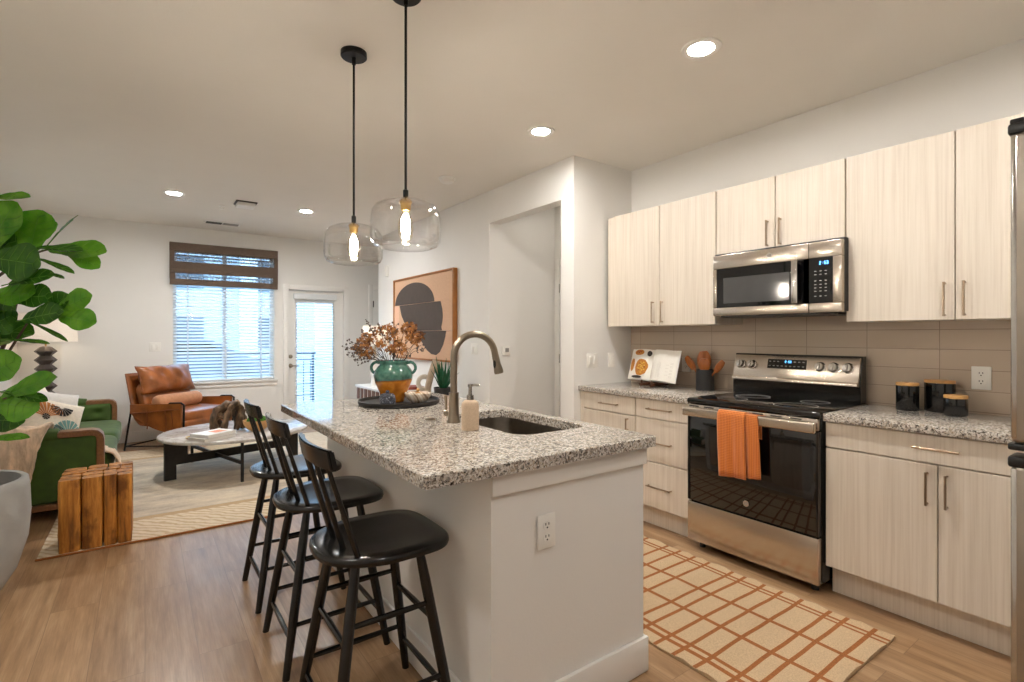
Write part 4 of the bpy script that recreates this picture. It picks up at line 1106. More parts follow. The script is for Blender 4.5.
for a, b in zip(rings, rings[1:]):
    for k in range(len(a)): m.face([a[k], a[(k + 1) % len(a)], b[(k + 1) % len(a)], b[k]])
m.face(rings[-1]); o = build(m, 'bowl', 'sink_steel', t, w=True, angle=50)
md = o.modifiers.new('thick', 'SOLIDIFY'); md.thickness = .002; md.offset = 0
build(MB().lathe([(0, .6895), (.045, .6895), (.043, .693), (.03, .6915), (0, .6915)], c=(1.36, 1.93, 0), n=28), 'drain', 'chrome', t, w=True)

# faucet
fx, fy = 1.122, 2.012
t = thing('kitchen_faucet', 'brushed nickel gooseneck faucet at the island sink', 'faucet', (fx, fy, .915))
build(MB().lathe([(0, .0005), (.031, .0005), (.031, .004), (.027, .012), (.0225, .05), (.0215, .125), (.0228, .127), (.0228, .133), (.0165, .134), (.0, .134)], n=32), 'base', 'brushed_nickel', t)
m = MB(); pts = [(0, 0, .13), (0, 0, .20), (0, 0, .290)]
rr = .104
for k in range(1, 15):
    a = PI - (PI - R(7)) * k / 14; pts.append((rr + rr * math.cos(a), -.10 * (rr + rr * math.cos(a)), .290 + rr * math.sin(a)))
m.tube(pts, .0158, 16); build(m, 'spout', 'brushed_nickel', t)
e = V(pts[-1]); dv = (V(pts[-1]) - V(pts[-2])).normalized()
m = MB(); m.tube([e - dv * .004, e + dv * .012, e + dv * .05, e + dv * .085, e + dv * .094], [.0155, .0165, .0175, .0225, .0215], 20); sp_ = build(m, 'spray_head', 'brushed_nickel', t)
m = MB(); m.ball(tuple(e + dv * .045 + V((-.0155, -.004, -.003))), .006, .008, .022, M=None); build(m, 'spray_button', 'black_plastic', sp_)
m = MB(); m.cyl((-.006, .010, .036), (-.016, .030, .038), .013, n=16); m.ball((-.018, .034, .039), .0155, n=16, m=10); m.tube([(-.019, .035, .044), (-.020, .036, .08), (-.021, .037, .118)], [.0055, .006, .007], 10); build(m, 'lever', 'brushed_nickel', t)
t = thing('air_switch', 'flat round metal button in the worktop beside the faucet', 'button', (1.068, 2.139, .915))
build(MB().lathe([(0, .0005), (.024, .0005), (.023, .005), (.016, .006), (.015, .0045), (0, .0045)], n=28), 'cap', 'brushed_nickel', t)
t = thing('soap_dispenser', 'blush stone soap dispenser with metal pump beside the faucet', 'soap dispenser', (1.086, 1.810, .9152))
build(MB().lathe([(0, 0), (.034, 0), (.036, .002), (.036, .098), (.033, .112), (.024, .121), (.016, .123), (0, .123)], n=36), 'bottle', 'soap_stone', t)
m = MB(); m.lathe([(.0, .1225), (.0145, .1225), (.0145, .141), (.013, .143), (.0075, .143), (.0075, .175), (.010, .177), (.010, .187), (0, .188)], n=24); m.tube([(0, 0, .183), (.022, -.006, .183), (.040, -.011, .180)], [.0055, .005, .004], 10); build(m, 'pump', 'dispenser_steel', t)

# tray and the things on it
tx, ty = 1.18, 2.75
ZI = .9152
t = thing('round_tray', 'dark round tray with low rim on the island worktop', 'tray', (tx, ty, ZI))
build(MB().lathe([(0, 0), (.215, 0), (.225, .006), (.228, .024), (.224, .026), (.218, .010), (0, .007)], n=64), 'dish', 'tray_dark', t)
ZTR = ZI + .0075
vx, vy = 1.165, 2.80
t = thing('two_handled_vase', 'green and orange glazed two handled vase on the round tray', 'vase', (vx, vy, ZTR))
prof = [(0, .0), (.058, 0), (.062, .006), (.066, .03), (.088, .075), (.106, .12), (.112, .150), (.106, .178), (.088, .202), (.078, .212), (.078, .222), (.086, .232), (.084, .236), (.074, .232), (.068, .215), (.09, .18), (.1, .15), (.06, .03), (0, .02)]
build(MB().lathe(prof, n=56), 'body', 'vase_glaze', t, angle=80)
ang = -PSI
for s_ in (1, -1):
    m = MB(); base_ = []
    for k in range(11):
        a = R(100) - R(220) * k / 10
        base_.append((s_ * (.092 + .036 * math.cos(a)), 0, .194 + .034 * math.sin(a)))
    base_[0] = (s_ * .076, 0, .222); base_[-1] = (s_ * .100, 0, .160)
    m.tube(base_, .0085, 10); m.xf(Matrix.Rotation(ang, 4, 'Z')); build(m, 'handle', 'vase_glaze', t, angle=80)
# dried flowers: one bunch standing in the vase
t = thing('dried_flower_bunch', 'bunch of dried brown hydrangea sprays standing in the glazed vase', 'dried flowers', (vx, vy, ZTR + .03))
stems = MB(); heads = MB(); sprays = MB()
rf = random.Random(21)
def camside(a, e, r):   # a: along image-right, e: up, r: depth
    return V((math.cos(PSI) * a + math.sin(PSI) * r, -math.sin(PSI) * a + math.cos(PSI) * r, e))
heads_at = [(-.175, .275, .0), (-.150, .315, .03), (-.11, .29, -.03), (-.12, .345, .02), (-.075, .33, -.04), (-.06, .375, .03), (-.03, .30, -.05), (.0, .345, .02), (.035, .37, -.02), (.065, .31, -.05), (.085, .385, .03), (.115, .345, 0), (.12, .40, .04), (.15, .315, .02), (.145, .37, -.02), (.09, .27, -.06), (.03, .27, -.06), (-.09, .255, -.06), (-.02, .395, .05), (-.14, .25, 0), (.165, .345, .05)]
for hi, (a, e, r) in enumerate(heads_at):
    p = camside(a * 1.05 - .03, e, r)
    q = V((p.x * .25 + rf.uniform(-.02, .02), p.y * .25 + rf.uniform(-.02, .02), .20))
    stems.tube([V((p.x * .08, p.y * .08, .0)), q, (q + p) / 2 + V((0, 0, .012)), p], [.0018, .0018, .0015, .001], 5)
    for k in range(38):
        o_ = V((rf.gauss(0, 1), rf.gauss(0, 1), rf.gauss(0, 1))).normalized() * rf.uniform(.012, .034)
        c_ = p + o_; n_ = V((rf.gauss(0, 1), rf.gauss(0, 1), rf.gauss(0, 1))).normalized(); u_ = n_.orthogonal().normalized(); w_ = n_.cross(u_)
        heads.mi = 0 if (hi * 7 + k) % 5 else 1
        for b_ in range(4):
            d0 = (u_ * math.cos(b_ * PI / 2) + w_ * math.sin(b_ * PI / 2)); d1 = (u_ * math.cos(b_ * PI / 2 + .7) + w_ * math.sin(b_ * PI / 2 + .7)); d2 = (u_ * math.cos(b_ * PI / 2 - .7) + w_ * math.sin(b_ * PI / 2 - .7))
            heads.face([heads.bm.verts.new(x_) for x_ in (c_, c_ + d2 * .0068 + n_ * .002, c_ + d0 * .0108 + n_ * .003, c_ + d1 * .0068 + n_ * .002)])
spr = [(-.235, .255), (-.225, .225), (-.245, .285), (-.20, .20), (-.205, .30), (-.215, .32), (-.165, .185), (-.19, .24), (-.155, .38), (-.12, .42), (-.145, .44), (.175, .30), (.04, .41), (-.06, .42), (.02, .24), (-.13, .21), (.185, .275), (.10, .235)]
for a, e in spr:
    p = camside(a * 1.05 - .015, e, rf.uniform(-.05, .06)); q = V((p.x * .3, p.y * .3, .20))
    path = [V((p.x * .05, p.y * .05, .01)), q, (q + p) / 2 + V((0, 0, .02)), p]
    stems.tube(path, [.0016, .0016, .0012, .0008], 5)
    for k in range(9):
        f = .62 + .40 * k / 8; b = path[2].lerp(path[3], (f - .5) * 2) if f < 1 else p
        c_ = b + V((rf.gauss(0, 1), rf.gauss(0, 1), rf.gauss(0, 1))) * .010
        sprays.ball(tuple(c_), rf.uniform(.0035, .0065), n=6, m=4)
        stems.tube([b, c_], .0007, 4, cap=False)
build(stems, 'stem', 'stem_brown', t)['kind'] = 'stuff'
build(heads, 'flower_head', ['flower_brown', 'flower_rust'], t, smooth=False)['kind'] = 'stuff'
build(sprays, 'seed_spray', 'flower_grey', t)['kind'] = 'stuff'
t = thing('lidded_jar', 'small dark speckled stone jar with knob lid on the round tray', 'jar', (1.075, 2.665, ZTR))
build(MB().lathe([(0, 0), (.036, 0), (.042, .006), (.044, .03), (.040, .052), (.036, .055), (0, .055)], n=32), 'body', 'speckled_stone', t)
build(MB().lathe([(0, .0555), (.036, .0555), (.034, .061), (.012, .066), (0, .066)], n=28).ball((0, 0, .073), .010, .010, .009), 'lid', 'speckled_stone', t)
t = thing('marble_bowl', 'small banded marble bowl on the round tray', 'bowl', (1.265, 2.685, ZTR))
build(MB().lathe([(0, 0), (.035, 0), (.054, .012), (.070, .032), (.075, .052), (.072, .058), (.066, .055), (.055, .03), (0, .018)], n=40), 'body', 'banded_marble', t)
t = thing('decor_ball', 'small golden wooden ball resting in the marble bowl', 'ball', (1.265, 2.685, ZTR + .0182))
build(MB().ball((0, 0, .021), .021, n=20, m=12), 'ball', 'bamboo', t); build(MB().ball((.0, .0, .052), .010, n=12, m=8).cyl((0, 0, .038), (0, 0, .05), .003, n=8), 'knob', 'bamboo', t)

# ------------------------------------------------------------------ bar stools
def make_stool():
    t = thing('bar_stool', 'nearest black spindle back bar stool at the near end of the island', 'bar stool', (.632, 1.68, 0), 0, 'black bar stools along the island')
    zs = .600
    out = []
    N = 48
    for k in range(N):     # seat outline: rounded at the back, squarer at the front
        a = 2 * PI * k / N; cx_, cy_ = math.cos(a), math.sin(a)
        ex = .48 if cx_ > 0 else .82
        x = .212 * math.copysign(abs(cx_) ** ex, cx_) + .008; y = (.205 if cx_ > -.2 else .205 - .02 * abs(cx_)) * math.copysign(abs(cy_) ** (.50 if cx_ > 0 else .80), cy_)
        out.append((x, y))
    m = MB(); lay = [(.90, zs), (.985, zs + .006), (1.0, zs + .016), (.99, zs + .027), (.955, zs + .032)]
    rings = [[m.bm.verts.new((p[0] * k, p[1] * k, z)) for p in out] for k, z in lay]
    for kk, dz in ((.75, .030), (.5, .026), (.25, .025)): rings.append([m.bm.verts.new((p[0] * kk, p[1] * kk, zs + dz)) for p in out])
    for a, b in zip(rings, rings[1:]):
        for k in range(N): m.face([a[k], a[(k + 1) % N], b[(k + 1) % N], b[k]])
    m.face(rings[0][::-1]); m.face(rings[-1]); build(m, 'seat', 'black_wood', t, angle=50)
    tops = {}; feet = {}
    for sx in (-1, 1):
        for sy in (-1, 1):
            tp, ft = V((sx * .105 - .0, sy * .120, zs + .004)), V((sx * .20, sy * .198, 0)); tops[sx, sy], feet[sx, sy] = tp, ft
            build(MB().tube([ft, ft.lerp(tp, .35), ft.lerp(tp, .8), tp], [.0135, .0175, .0175, .014], 14), 'leg', 'black_wood', t)
    def at(sx, sy, z):
        f = z / (zs + .004); return feet[sx, sy].lerp(tops[sx, sy], f)
    for z, pr in ((.42, ((-1, 1), (1, 1))), (.42, ((-1, -1), (1, -1))), (.185, ((-1, 1), (1, 1))), (.185, ((-1, -1), (1, -1))), (.365, ((-1, 1), (-1, -1))), (.365, ((1, 1), (1, -1))), (.135, ((-1, 1), (-1, -1))), (.135, ((1, 1), (1, -1)))):
        a, b = at(*pr[0], z), at(*pr[1], z); build(MB().tube([a, a.lerp(b, .5), b], [.008, .0105, .008], 10), 'stretcher', 'black_wood', t)
    # back: curved crest rail on four spindles
    def crest(s, z): return V((-.205 + .022 * s * s - (z - .9) * .22 + 0, .174 * s, z))
    m = MB(); n = 16; sec = ((-.010, .905), (.012, .905), (.012, .967), (-.008, .970))
    rings = [[m.bm.verts.new(crest(-1 + 2 * k / n, z) + V((dx, 0, 0))) for dx, z in sec] for k in range(n + 1)]
    for a, b in zip(rings, rings[1:]):
        for k in range(4): m.face([a[k], a[(k + 1) % 4], b[(k + 1) % 4], b[k]])
    m.face(rings[0][::-1]); m.face(rings[-1])
    bmesh.ops.recalc_face_normals(m.bm, faces=list(m.bm.faces))
    bmesh.ops.bevel(m.bm, geom=[e_ for e_ in m.bm.edges if e_.calc_face_angle(0) > R(40)], offset=.005, segments=2, affect='EDGES')
    build(m, 'crest_rail', 'black_wood', t, angle=40)
    for s_ in (-.78, -.27, .27, .78):
        top = crest(s_, .92); bot = V((-.130 + .030 * abs(s_), .150 * s_ / .78, zs + .026))
        build(MB().tube([bot, bot.lerp(top, .4), top], [(.010, .009), (.012, .0085), (.008, .007)], 12, flat=(0, 1, 0)), 'spindle', 'black_wood', t)
    return t
stool = make_stool()
dup(stool, (.632, 2.265, 0), 0, 'middle black spindle back bar stool of the three at the island')
dup(stool, (.632, 2.845, 0), 0, 'farthest black spindle back bar stool by the coffee table')

# ------------------------------------------------------------------ runner rug in front of the cooker
t = thing('runner_rug', 'cream runner rug with rust grid lines on the kitchen floor', 'rug', (2.16, 2.0, 0))
def rug_cells():
    xs = [1.735, 1.80, 1.822, 1.842, 1.862, 2.066, 2.088, 2.290, 2.312, 2.522, 2.536, 2.552, 2.568, 2.615]
    rustx = {1, 3, 5, 7, 9, 11}
    ys = [.83]; rusty = set(); tr = [.90, 1.008, 1.08, 1.208, 1.306, 1.395, 1.50, 1.572, 1.715, 1.81]
    p = [.10, .09, .15, .11, .08, .135, .105, .09, .14, .10, .085, .12, .15]
    y = 1.81; k = 0
    while y < 3.0: y += p[k % len(p)]; k += 1; tr.append(y)
    for q in tr[:-1]:
        ys.append(q - .009); rusty.add(len(ys) - 1); ys.append(q + .009)
    ys.append(tr[-1] + .02)
    return xs, rustx, ys, rusty
xs, rustx, ys, rusty = rug_cells()
def wob(x, y): return V((x + .006 * noise.noise(V((x * 3, y * 5, 0))), y + .007 * noise.noise(V((x * 5, y * 3, 9))), 0))
m = MB()
def sub(a, step):
    out = []
    for p, q in zip(a, a[1:]):
        n = max(1, int(round((q - p) / step)))
        for k in range(n): out.append((p + (q - p) * k / n, a.index(p)))
    out.append((a[-1], len(a) - 2)); return out
sxs, sys_ = sub(xs, .05), sub(ys, .05)
top = [[m.bm.verts.new(wob(x, y) + V((0, 0, .010))) for (y, _) in sys_] for (x, _) in sxs]
bot = [[m.bm.verts.new(wob(x, y) + V((0, 0, .0012))) for (y, _) in sys_] for (x, _) in sxs]
for i in range(len(sxs) - 1):
    for j in range(len(sys_) - 1):
        m.mi = 1 if (sxs[i][1] in rustx or sys_[j][1] in rusty) else 0
        m.face([top[i][j], top[i + 1][j], top[i + 1][j + 1], top[i][j + 1]]); m.face([bot[i][j + 1], bot[i + 1][j + 1], bot[i + 1][j], bot[i][j]])
m.mi = 0
for i in range(len(sxs) - 1):
    for j in (0, len(sys_) - 1): m.face([top[i][j], top[i + 1][j], bot[i + 1][j], bot[i][j]])
for j in range(len(sys_) - 1):
    for i in (0, len(sxs) - 1): m.face([top[i][j], top[i][j + 1], bot[i][j + 1], bot[i][j]])
rust = [f for f in m.bm.faces if f.material_index == 1 and f.normal.z >= 0 or False]
m.bm.normal_update()
for f in m.bm.faces:      # cream pile stands a little proud of the flat rust lines
    if f.material_index == 0 and abs(f.normal.z) > .9 and f.calc_center_median().z > .005:
        for v in f.verts:
            if all(g.material_index == 0 for g in v.link_faces): v.co.z += .004
build(m, 'pile', ['runner_cream', 'runner_rust'], t, w=True, angle=60)

# ------------------------------------------------------------------ living room rug
t = thing('area_rug', 'large beige woven area rug under the coffee table', 'rug', (.72, 5.55, 0))
m = MB(); m.box(-1.23, -1.55, .001, 1.23, 1.60, .012, bev=.004); build(m, 'pile', 'woven_rug', t)
for (a0, a1, b0, b1) in ((-1.235, 1.235, -1.562, -1.548), (-1.235, 1.235, 1.598, 1.612)): build(MB().box(a0, b0, .001, a1, b1, .013, bev=.004), 'edge_binding', 'runner_rust', t)

# ------------------------------------------------------------------ log stool
t = thing('log_stool', 'low stool of upright teak logs standing beside the green sofa', 'stool', (-.243, 4.18, 0))
rl = random.Random(3)
wx = [-.178, -.070, .036, .102, .178]
wy = [-.178, -.09, 0, .09, .178]
for j in range(4):
    sh = 0 if j == 0 else rl.uniform(-.015, .015)
    for i in range(4):
        x0, x1 = wx[i] + (sh if i else 0), wx[i + 1] + (sh if i < 3 else 0); y0_, y1_ = wy[j], wy[j + 1]
        cx_, cy_ = (x0 + x1) / 2, (y0_ + y1_) / 2; hx, hy = (x1 - x0) / 2 + .001, (y1_ - y0_) / 2 + .001
        h = .445 + rl.uniform(-.008, .004); N = 20; m = MB(); rings = []; sd = rl.uniform(0, 50)
        for lv in range(13):
            z = .013 + (h - .013) * lv / 12; rg = []
            for k in range(N):
                a = 2 * PI * k / N; c_, s_ = math.cos(a), math.sin(a)
                px = hx * math.copysign(abs(c_) ** .42, c_); py = hy * math.copysign(abs(s_) ** .42, s_)
                q = 1 - .16 * abs(noise.noise(V((c_ * 1.5 + sd, s_ * 1.5, z * 8)))) - .05 * abs(noise.noise(V((c_ * 4 + sd, s_ * 4, z * 20)))) - (.03 if lv in (0, 12) else 0)
                rg.append(m.bm.verts.new((cx_ + px * q, cy_ + py * q, z)))
            rings.append(rg)
        for a, b in zip(rings, rings[1:]):
            for k in range(N): m.face([a[k], a[(k + 1) % N], b[(k + 1) % N], b[k]])
        m.face(rings[0][::-1]); m.face(rings[-1]); build(m, 'log', 'teak_log', t, angle=45)

# ------------------------------------------------------------------ sofa
SFY0, SFY1, SFX0, SFX1 = 4.77, 7.03, -1.10, -.245
t = thing('sofa', 'green velvet sofa with wood framed arms along the wall', 'sofa', (-.67, 5.77, 0))
m = MB(); m.box(SFX0 + .02, SFY0 + .02, .125, SFX1 - .02, SFY1 - .02, .27, bev=.015); build(m, 'base', 'sofa_green', t, w=True)
m = MB(); m.box(SFX0 + .01, SFY0, .085, SFX1 - .005, SFY0 + .03, .125, bev=.005); m.box(SFX0 + .01, SFY1 - .03, .085, SFX1 - .005, SFY1, .125, bev=.005); m.box(SFX1 - .035, SFY0, .085, SFX1 - .005, SFY1, .125, bev=.005); m.box(SFX0, SFY0, .085, SFX0 + .03, SFY1, .125, bev=.005)
build(m, 'plinth', 'sofa_wood', t, w=True)
for x in (SFX0 + .06, SFX1 - .06):
    for y in (SFY0 + .08, SFY1 - .08): build(MB().tube([(x, y, .013), (x, y, .09)], [.018, .024], 12), 'leg', 'sofa_wood', t, w=True)
def arm(y0, y1, inner):
    m = MB(); m.box(SFX0 + .05, y0 + .012, .13, SFX1 - .03, y1 - .012, .588, bev=.02, seg=3)
    # rolled velvet shoulder at the back half of the arm
    m.tube([(SFX0 + .06, (y0 + y1) / 2, .598), (-.62, (y0 + y1) / 2, .598), (-.50, (y0 + y1) / 2, .588)], [.062, .062, .054], 16)
    a = build(m, 'arm', 'sofa_green', t, w=True)
    m = MB(); w_ = .048     # wood trim: rail over the front half, rounded corner, front post
    path = [(-.50, .602), (SFX1 - .07, .602), (SFX1 - .042, .595), (SFX1 - .026, .578), (SFX1 - .020, .55), (SFX1 - .020, .125)]
    rings = []
    for i, (x, z) in enumerate(path):
        p = V((x, 0, z)); a_ = V((path[max(0, i - 1)][0], 0, path[max(0, i - 1)][1])); b_ = V((path[min(5, i + 1)][0], 0, path[min(5, i + 1)][1])); tn = (b_ - a_).normalized(); nn = V((tn.z, 0, -tn.x)) * -1
        hw = .021
        rings.append([m.bm.verts.new((p.x + nn.x * s1 * hw, y, p.z + nn.z * s1 * hw)) for s1, y in ((-1, y0), (1, y0), (1, y1), (-1, y1))])
    for ra, rb in zip(rings, rings[1:]):
        for k in range(4): m.face([ra[k], ra[(k + 1) % 4], rb[(k + 1) % 4], rb[k]])
    m.face(rings[0][::-1]); m.face(rings[-1]); bmesh.ops.recalc_face_normals(m.bm, faces=list(m.bm.faces))
    bmesh.ops.bevel(m.bm, geom=[e_ for e_ in m.bm.edges if e_.calc_face_angle(0) > R(60)], offset=.006, segments=2, affect='EDGES')
    build(m, 'arm_trim', 'sofa_wood', t, w=True)
    yi = y1 if inner > 0 else y0
    m = MB()
    def tuft(u, v):
        x = -1.0 + (.70) * u; z = .40 + .185 * v
        d = .03
        for bx in (-.86, -.62, -.40): d -= .026 * math.exp(-(((x - bx) / .035) ** 2 + ((z - .50) / .030) ** 2))
        ed = min(u, 1 - u, v * .6, (1 - v) * .6); d *= min(1, ed / .10) ** .5
        return V((x, yi + inner * d, z))
    m.grid(tuft, 40, 14); build(m, 'arm_pad', 'sofa_green', a, w=True, angle=180)
arm(SFY0, SFY0 + .13, 1); arm(SFY1 - .13, SFY1, -1)
# back with tufting
m = MB()
m.box(SFX0 + .012, SFY0 + .05, .27, SFX0 + .10, SFY1 - .05, .775, bev=.03, seg=3)
def tb(u, v):
    y = SFY0 + .13 + (SFY1 - SFY0 - .26) * u; z = .40 + .395 * v
    x = -.80 - .11 * v + .035 * math.sin(PI * min(1, v * 1.0))
    nb = 8
    for k in range(nb):
        for rz, off in ((.50, 0), (.66, .5)):
            by = SFY0 + .25 + (k + off) * .25
            x -= .04 * math.exp(-(((y - by) / .04) ** 2 + ((z - rz) / .035) ** 2))
    ed = min(1, (1 - v) / .12); x = x - (1 - ed) ** 2 * .10
    return V((x, y, z if v < 1 else z))
m.grid(tb, 90, 22)
m.grid(lambda u, v: V((tb(u, 1).x - .10 * v, tb(u, 1).y, .795 - .02 * v * v)), 90, 3)
build(m, 'back', 'sofa_green', t, w=True, angle=180)
for k in range(2):
    y0_ = SFY0 + .135 + k * .998; m = MB()
    m.ball((-.52, y0_ + .496, .345), .325, .495, .085, n=40, m=20, e=.35); build(m, 'seat_cushion', 'sofa_green', t, w=True, angle=180)

# cushions, throws
t = thing('throw_pillow', 'patterned sofa pillow with black teal and tan petals', 'pillow', (-.52, 5.06, .44))
PMx = Matrix.Translation((-.565, 5.06, .44 + .205)) @ Matrix.Rotation(R(40), 4, 'Z') @ Matrix.Rotation(R(-22), 4, 'X') @ Matrix.Rotation(R(24), 4, 'Y') @ Matrix.Rotation(R(90), 4, 'X')
pil = build(MB().pillow(.40, .40, .15, M=PMx), 'cushion', 'linen', t, w=True, angle=180)
m = MB()
def on_pillow(u, v, lift=.003):   # u,v in -1..1 on the camera side
    k = (max(0, 1 - u ** 4) * max(0, 1 - v ** 4)) ** .6
    return PMx @ V((u * (1 - .06 * (1 - v * v)) * .20, v * (1 - .06 * (1 - u * u)) * .20, .075 * k + lift))
def petal_fan(cu, cv, r0, r1, a0, a1, n, mi):
    m.mi = mi; dA = (a1 - a0) / n
    for i in range(n):
        b0, b1 = a0 + dA * (i + .12), a0 + dA * (i + .88)
        S_ = 5
        for s in range(S_):
            q0, q1 = r0 + (r1 - r0) * s / S_, r0 + (r1 - r0) * (s + 1) / S_
            vs = []
            for (rr_, aa) in ((q0, b0), (q1, b0), (q1, b1), (q0, b1)):
                uu, vv = cu + rr_ * math.cos(aa), cv + rr_ * math.sin(aa)
                vs.append(m.bm.verts.new(on_pillow(max(-.97, min(.97, uu)), max(-.97, min(.97, vv)))))
            m.face(vs)
petal_fan(.42, -.42, .15, .55, R(-60), R(200), 14, 1); petal_fan(-.42, .10, .12, .60, R(20), R(170), 10, 2); petal_fan(.05, .62, .08, .4, R(180), R(360), 9, 0)
petal_fan(.42, -.42, .0, .14, 0, R(360), 8, 0); petal_fan(-.42, .10, 0, .13, 0, R(360), 8, 0); petal_fan(.05, -.15, .02, .30, R(200), R(330), 7, 0); petal_fan(-.35, -.55, .05, .35, R(0), R(180), 8, 0)
build(m, 'petal_print', ['print_black', 'print_teal', 'print_tan'], pil, w=True, smooth=False)
t = thing('throw_pillow', 'plain pale grey sofa pillow behind the patterned one', 'pillow', (-.60, 5.28, .44))
PM2 = Matrix.Translation((-.61, 5.29, .44 + .235)) @ Matrix.Rotation(R(44), 4, 'Z') @ Matrix.Rotation(R(-14), 4, 'X') @ Matrix.Rotation(R(16), 4, 'Y') @ Matrix.Rotation(R(90), 4, 'X')
build(MB().pillow(.44, .42, .15, M=PM2), 'cushion', 'pillow_grey', t, w=True, angle=180)
t = thing('throw_pillow', 'cream textured sofa pillow leaning on the sofa back', 'pillow', (-.70, 5.6, .44))
PM3 = Matrix.Translation((-.74, 5.62, .44 + .215)) @ Matrix.Rotation(R(62), 4, 'Z') @ Matrix.Rotation(R(-18), 4, 'X') @ Matrix.Rotation(R(90), 4, 'X')
build(MB().pillow(.46, .44, .15, M=PM3), 'cushion', 'linen', t, w=True, angle=180)

t = thing('fur_throw', 'beige fur throw draped over the near arm of the sofa', 'throw blanket', (-.80, 4.75, .25))
m = MB()
def throw(u, v):
    # u across the arm (x), v along the drape: over the seat side, over the arm, down the outside
    x = -1.06 + .50 * u + .03 * math.sin(v * 5) * u
    path = [(5.00, .50), (4.93, .575), (4.90, .645), (4.85, .664), (4.80, .650), (4.762, .60), (4.745, .50), (4.735, .36), (4.725, .255)]
    f = v * (len(path) - 1); i = min(int(f), len(path) - 2); fr = f - i
    y = path[i][0] + (path[i + 1][0] - path[i][0]) * fr; z = path[i][1] + (path[i + 1][1] - path[i][1]) * fr
    hang = max(0, v - .55) / .45
    y -= .012 + hang * (.022 + .030 * math.sin(u * 17 + 2.5 * v) + .008 * math.sin(u * 37))
    z += .010 * math.sin(u * 14) * (1 - hang) - hang * .05 * (1 - u) + hang * .025 * math.sin(u * 11)
    x -= hang * .05 * u
    return V((x, y, z + .012))
m.grid(throw, 50, 48)
o = build(m, 'cloth', 'fur', t, w=True, angle=180)
md = o.modifiers.new('thick', 'SOLIDIFY'); md.thickness = .016; md.offset = 0
tx_ = bpy.data.textures.new('fur_noise', 'CLOUDS'); tx_.noise_scale = .03
md = o.modifiers.new('fluff', 'DISPLACE'); md.texture = tx_; md.strength = .014; md.texture_coords = 'LOCAL'
t = thing('knit_throw', 'small tan knit throw hanging over the front edge of the sofa seat', 'throw blanket', (-.20, 5.1, .25))
m = MB()
def kt(u, v):
    y = 4.93 + .26 * u
    path = [(-.42, .437), (-.28, .428), (-.205, .395), (-.178, .34), (-.172, .27), (-.166, .20)]
    f = v * 5; i = min(int(f), 4); fr = f - i
    x = path[i][0] + (path[i + 1][0] - path[i][0]) * fr; z = path[i][1] + (path[i + 1][1] - path[i][1]) * fr
    return V((x + .012 * math.sin(u * 12 + v * 3) * v, y, z + .010 + .03 * v * math.sin(u * 5)))
m.grid(kt, 20, 24); o = build(m, 'cloth', 'fur', t, w=True, angle=180); md = o.modifiers.new('thick', 'SOLIDIFY'); md.thickness = .010; md.offset = 1

# side table and lamp beyond the sofa
t = thing('side_table', 'small dark round side table at the far end of the sofa', 'side table', (-.87, 7.42, 0))
build(MB().lathe([(0, .56), (.17, .56), (.175, .565), (.175, .58), (.17, .585), (0, .585)], n=40), 'top', 'dark_walnut', t)
build(MB().lathe([(0, 0), (.14, 0), (.14, .012), (.02, .02), (.02, .56), (0, .56)], n=28), 'pedestal', 'black_metal', t)
t = thing('table_lamp', 'table lamp with stacked faceted dark base and white drum shade behind the sofa', 'lamp', (-.87, 7.42, .586))
m = MB(); pr = [(0, 0), (.085, 0), (.085, .012), (.04, .03)]
zz = .03
for k in range(6): pr += [(.052, zz + .005), (.096, zz + .047), (.096, zz + .051), (.052, zz + .093)]; zz += .094
pr += [(.03, zz + .01), (0, zz + .01)]
build(m.lathe(pr, n=8), 'base', 'lamp_bronze', t, smooth=False)
build(MB().cyl((0, 0, zz), (0, 0, zz + .10), .008, n=10), 'stem', 'brass', t)
m = MB(); m.lathe([(.265, zz + .06), (.255, zz + .36), (.250, zz + .36), (.260, zz + .06), (.265, zz + .06)], n=56); m.lathe([(.252, zz + .345), (.02, zz + .35), (.02, zz + .346), (.252, zz + .341)], n=40); build(m, 'shade', 'lamp_shade_linen', t, angle=60)
build(MB().ball((0, 0, zz + .13), .032, .032, .04, n=16, m=10), 'bulb', 'lamp_bulb', t)

# ------------------------------------------------------------------ potted fig
px_, py_ = -.765, 3.60
t = thing('potted_fig_tree', 'large fiddle leaf fig tree in a pale concrete planter', 'potted tree', (px_, py_, 0))
build(MB().lathe([(0, .001), (.15, .001), (.17, .01), (.234, .12), (.275, .27), (.286, .40), (.282, .53), (.276, .575), (.266, .583), (.248, .579), (.243, .55), (.243, .50), (0, .50)], n=56), 'planter', 'concrete', t, angle=60)
build(MB().lathe([(0, .515), (.12, .52), (.242, .505)], n=40).rough(.006, 30), 'soil', 'soil', t)
trunk = MB(); rt_ = random.Random(5)
fwd = V((math.sin(PSI), math.cos(PSI), 0)); rgt = V((math.cos(PSI), -math.sin(PSI), 0))
O = V((px_, py_, 0))
def P(px, py, d):   # a spot in the room, given as a sighting at a distance
    return V((0, 0, CAM_H)) + (fwd + rgt * ((px - 512) / FPX) + V((0, 0, 1)) * ((HOR - py) / FPX)) * d - O
t0, t1, t2 = V((0, 0, .54)), V((.03, -.02, 1.0)), V((.05, -.03, 1.45))
trunk.tube([t0, V((.02, 0, .78)), t1, V((.02, -.02, 1.25)), t2, V((.08, 0, 1.75)), V((.10, 0, 1.98))], [.020, .018, .016, .014, .012, .009, .006], 10)
trunk.tube([V((.02, 0, .80)), V((.12, .0, 1.05)), V((.20, .0, 1.30)), V((.24, 0, 1.52))], [.013, .011, .009, .006], 8)
trunk.tube([V((.02, 0, .70)), V((-.12, .03, 1.0)), V((-.20, .05, 1.4))], [.013, .010, .006], 8)
